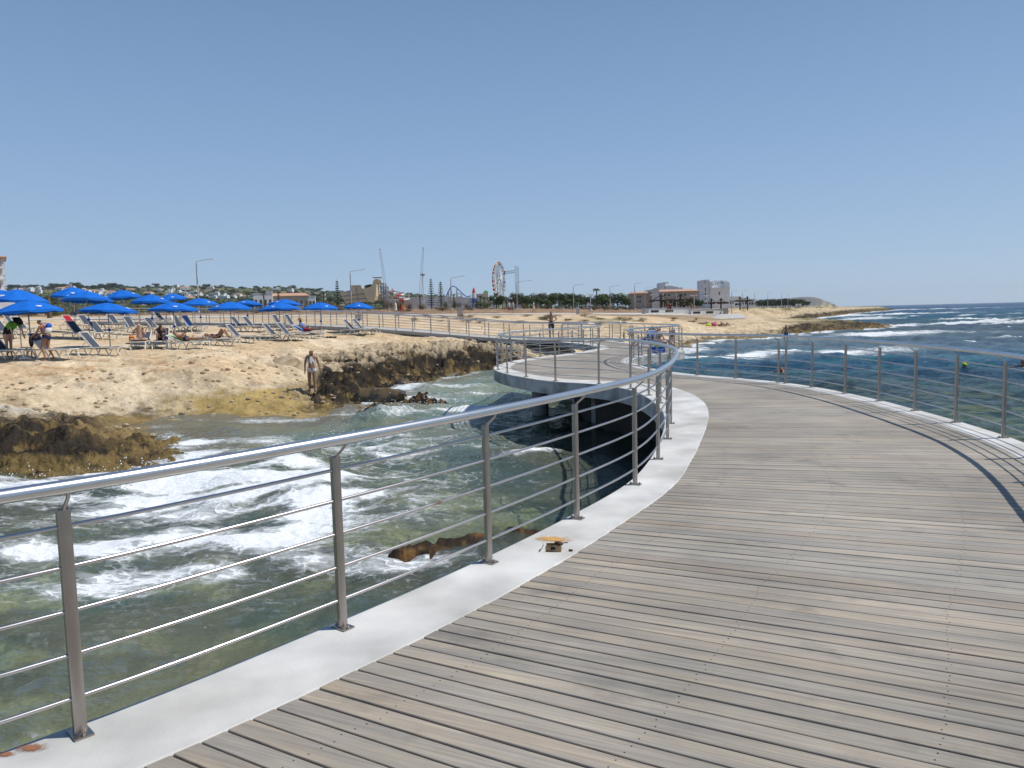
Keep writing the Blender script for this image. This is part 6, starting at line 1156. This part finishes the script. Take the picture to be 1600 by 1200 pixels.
b = MB(); b.tube([(0, 0, .008), (.025, -.012, .008)], .007, 6); o = b.build('scrap', 'wood_dark'); o.location = xy(889, 861); tag(o, 'small dark scrap beside the torn food box', 'litter')
sm = bpy.data.materials.new('sauce_stain'); sm.use_nodes = True; t = sm.node_tree; p = t.nodes['Principled BSDF']; p.inputs['Base Color'].default_value = (.62, .33, .09, 1); p.inputs['Roughness'].default_value = .6; tc = t.nodes.new('ShaderNodeTexCoord')
ln = t.nodes.new('ShaderNodeVectorMath'); ln.operation = 'LENGTH'; mpn = t.nodes.new('ShaderNodeMapping'); mpn.inputs['Scale'].default_value = (1/.16, 1/.085, 0); t.links.new(tc.outputs['Object'], mpn.inputs[0]); t.links.new(mpn.outputs[0], ln.inputs[0])
nz = tn(t, 22, 6, tc.outputs['Object'], .7).outputs[0]; fa_ = mth(t, 'SUBTRACT', mth(t, 'MULTIPLY', nz, 2.2), ln.outputs['Value']); t.links.new(mr(t, fa_, .15, .8, 0, 1).outputs[0], p.inputs['Alpha'])
b = MB(); b.add([(-.2, -.11, 0), (.2, -.11, 0), (.2, .11, 0), (-.2, .11, 0)], [(0, 1, 2, 3)]); o = b.build('stain', sm); o.location = xy(863, 842, .004); o.rotation_euler = (0, 0, R(-15)); tag(o, 'orange sauce stain spilled on the concrete rim', 'stain')
rs2 = sm.copy(); rs2.name = 'rust_stain'; rs2.node_tree.nodes['Principled BSDF'].inputs['Base Color'].default_value = (.30, .13, .06, 1)
for px, py, k_, lb in ((48, 1168, .45, 'rusty brown specks on the rim left of the nearest post'), (8, 1178, .3, 'rust coloured flecks on the rim at the bottom left corner of the photo')):
    b = MB(); b.add([(-.2, -.11, 0), (.2, -.11, 0), (.2, .11, 0), (-.2, .11, 0)], [(0, 1, 2, 3)]); o = b.build('stain', rs2); o.location = xy(px, py, .004); o.scale = (k_, k_, 1); tag(o, lb, 'stain')
# spray thrown up by the breaking waves
sp_ = MB(); sr = random.Random(9)
for px, py, n_, rx, ry, hh_ in ((600, 655, 260, 1.6, .5, .7), (655, 640, 160, 1.2, .5, .5), (790, 640, 420, 1.6, .6, 1.1), (700, 625, 200, 1.8, .6, .5), (60, 752, 110, 3.2, .3, .35), (235, 738, 90, 1.0, .3, .4), (480, 716, 120, 1.2, .5, .4), (640, 609, 150, .9, .6, .7), (830, 716, 60, .8, .2, .3), (560, 690, 120, 1.0, .4, .4), (1545, 504, 150, 6, .8, .9)):
    cx, cy, _ = G(px, py, WZ)
    for i in range(n_):
        x = cx+sr.gauss(0, rx*.6); y = cy+sr.gauss(0, ry*.6); z = WZ+.05+abs(sr.gauss(0, .33))*hh_; s_ = sr.uniform(.005, .017)*(3 if cy > 60 else 1); sp_.ball((x, y, z), s_, 5, 4)
M['spray'] = mat('spray_white', (.85, .87, .88), .4); o = sp_.build('spray', 'spray'); tag(o, 'white spray drops above the breaking waves', 'spray', None, 'stuff')
# loose rocks
def rock(px, py, dims, m, label, z=WZ, seed=0, sink=.35):
    b = MB(); b.ball((0, 0, 0), 1, 28, 18); rn = np.array(b.v); rs = np.random.RandomState(seed+20)
    for _ in range(16):
        n_ = rs.normal(size=3); n_ /= np.linalg.norm(n_); d_ = rn@n_-rs.uniform(.5, .8); rn = rn-np.maximum(d_, 0)[:, None]*n_*.95
    k = 1+.22*fbm(rn[:, 0]*2.2+seed*3.1+rn[:, 2], rn[:, 1]*2.2+rn[:, 2]*1.7, 4); b.v = [tuple(v*kk*np.array(dims)*1.2) for v, kk in zip(rn, k)]; o = b.build('rock', m, None, auto=25); g_ = G(px, py, z); o.location = (float(g_[0]), float(g_[1]), z-dims[2]*sink+.1); o.rotation_euler = (0, 0, seed); tag(o, label, 'rock'); return o
M['rockwet'] = mat('wet_brown_rock', (.16, .11, .05), .45, col2=(.05, .04, .03), vscale=2.5, bump=.6, bscale=9); M['rockdry'] = mat('dry_beige_rock', (.45, .36, .24), .9, col2=(.30, .22, .13), vscale=1.6, bump=.7, bscale=7)
rock(651, 631, (.42, .28, .2), 'rockwet', 'small wet brown rock alone in the white surf', seed=1, sink=0); rock(635, 605, (.5, .4, .35), 'rockwet', 'dark rock with a wave breaking over it near the cliff', seed=2, sink=0); rock(590, 628, (1.1, .5, .4), 'rockwet', 'long dark rock awash right of the woman', seed=3, sink=.1)
for i, (px, py, d3) in enumerate(((448, 566, (.8, .6, .4)), (470, 574, (.6, .5, .35)), (505, 562, (.7, .5, .3)), (545, 560, (.6, .4, .3)), (520, 575, (.5, .45, .3)), (428, 572, (.4, .3, .22)), (580, 556, (.5, .4, .25)))):
    q = hit(px, py, 22, 60); o = rock(px, py, d3, 'rockdry', ('large pale boulder', 'rounded pale boulder', 'flat pale boulder', 'jagged pale boulder', 'low pale boulder', 'small pale stone', 'pale rock block')[i]+' on the ledge '+('left of the woman', 'just left of the woman', 'right of the woman', 'above the dark cliff', 'behind the woman', 'at the left end of the boulders', 'at the right end of the boulders')[i], seed=i+4); o.location = q+Vector((0, 0, -d3[2]*.25)); o.scale = (.9, .9, .85)
st_ = MB(); sr = random.Random(12); XX = []; 
for i in range(2600):
    px = sr.uniform(-60, 1000); D_2 = math.exp(sr.uniform(math.log(20), math.log(75))); XX.append(((px-800)/1200*D_2, D_2))
Xa = np.array(XX); za, sda, *_r2 = terrain(Xa[:, 0], Xa[:, 1], True)
for (x, y), z, d_ in zip(XX, za, sda):
    if d_ < .6 or sr.random() > (.9 if d_ < 7 else .25): continue
    s_ = sr.uniform(.015, .06)*(1.6 if d_ < 6 else 1); st_.ball((x, y, z+s_*.2), (s_*1.3, s_, s_*.7), 6, 4)
o = st_.build('pebbles', 'rockdry'); tag(o, 'small stones scattered on the sand', 'stones', None, 'stuff')

ORD = ['first', 'second', 'third', 'fourth', 'fifth', 'sixth', 'seventh', 'eighth', 'ninth', 'tenth', 'eleventh', 'twelfth', 'thirteenth', 'fourteenth', 'fifteenth', 'sixteenth', 'seventeenth', 'eighteenth', 'nineteenth', 'twentieth', 'twenty-first', 'twenty-second', 'twenty-third', 'twenty-fourth', 'twenty-fifth', 'twenty-sixth', 'twenty-seventh', 'twenty-eighth']
gr_ = {}
for o in COL.objects:
    if o.parent is None and o.get('group') and str(o.get('label', '')).startswith('one of the'): gr_.setdefault(o['group'], []).append(o)
for g_, L_ in gr_.items():
    if len(L_) > 28: continue
    L_.sort(key=lambda o: o.location.x/o.location.y)
    for i, o in enumerate(L_): o['label'] = o['label'].replace('one of the ', ORD[i]+' from the left of the ')

# ------------------------------------------------------------------ sea air
hz = bpy.data.materials.new('haze'); hz.use_nodes = True; t = hz.node_tree; t.nodes.remove(t.nodes['Principled BSDF']); pv = t.nodes.new('ShaderNodeVolumePrincipled'); pv.inputs['Density'].default_value = HAZE; pv.inputs['Color'].default_value = (.82, .9, 1, 1); pv.inputs['Anisotropy'].default_value = .2
t.links.new(pv.outputs[0], t.nodes['Material Output'].inputs['Volume'])
b = MB(); b.box((0, 0, 55), (19000, 19000, 190)); o = b.build('haze', hz); tag(o, 'pale sea haze over the whole coast', None, None, 'stuff')
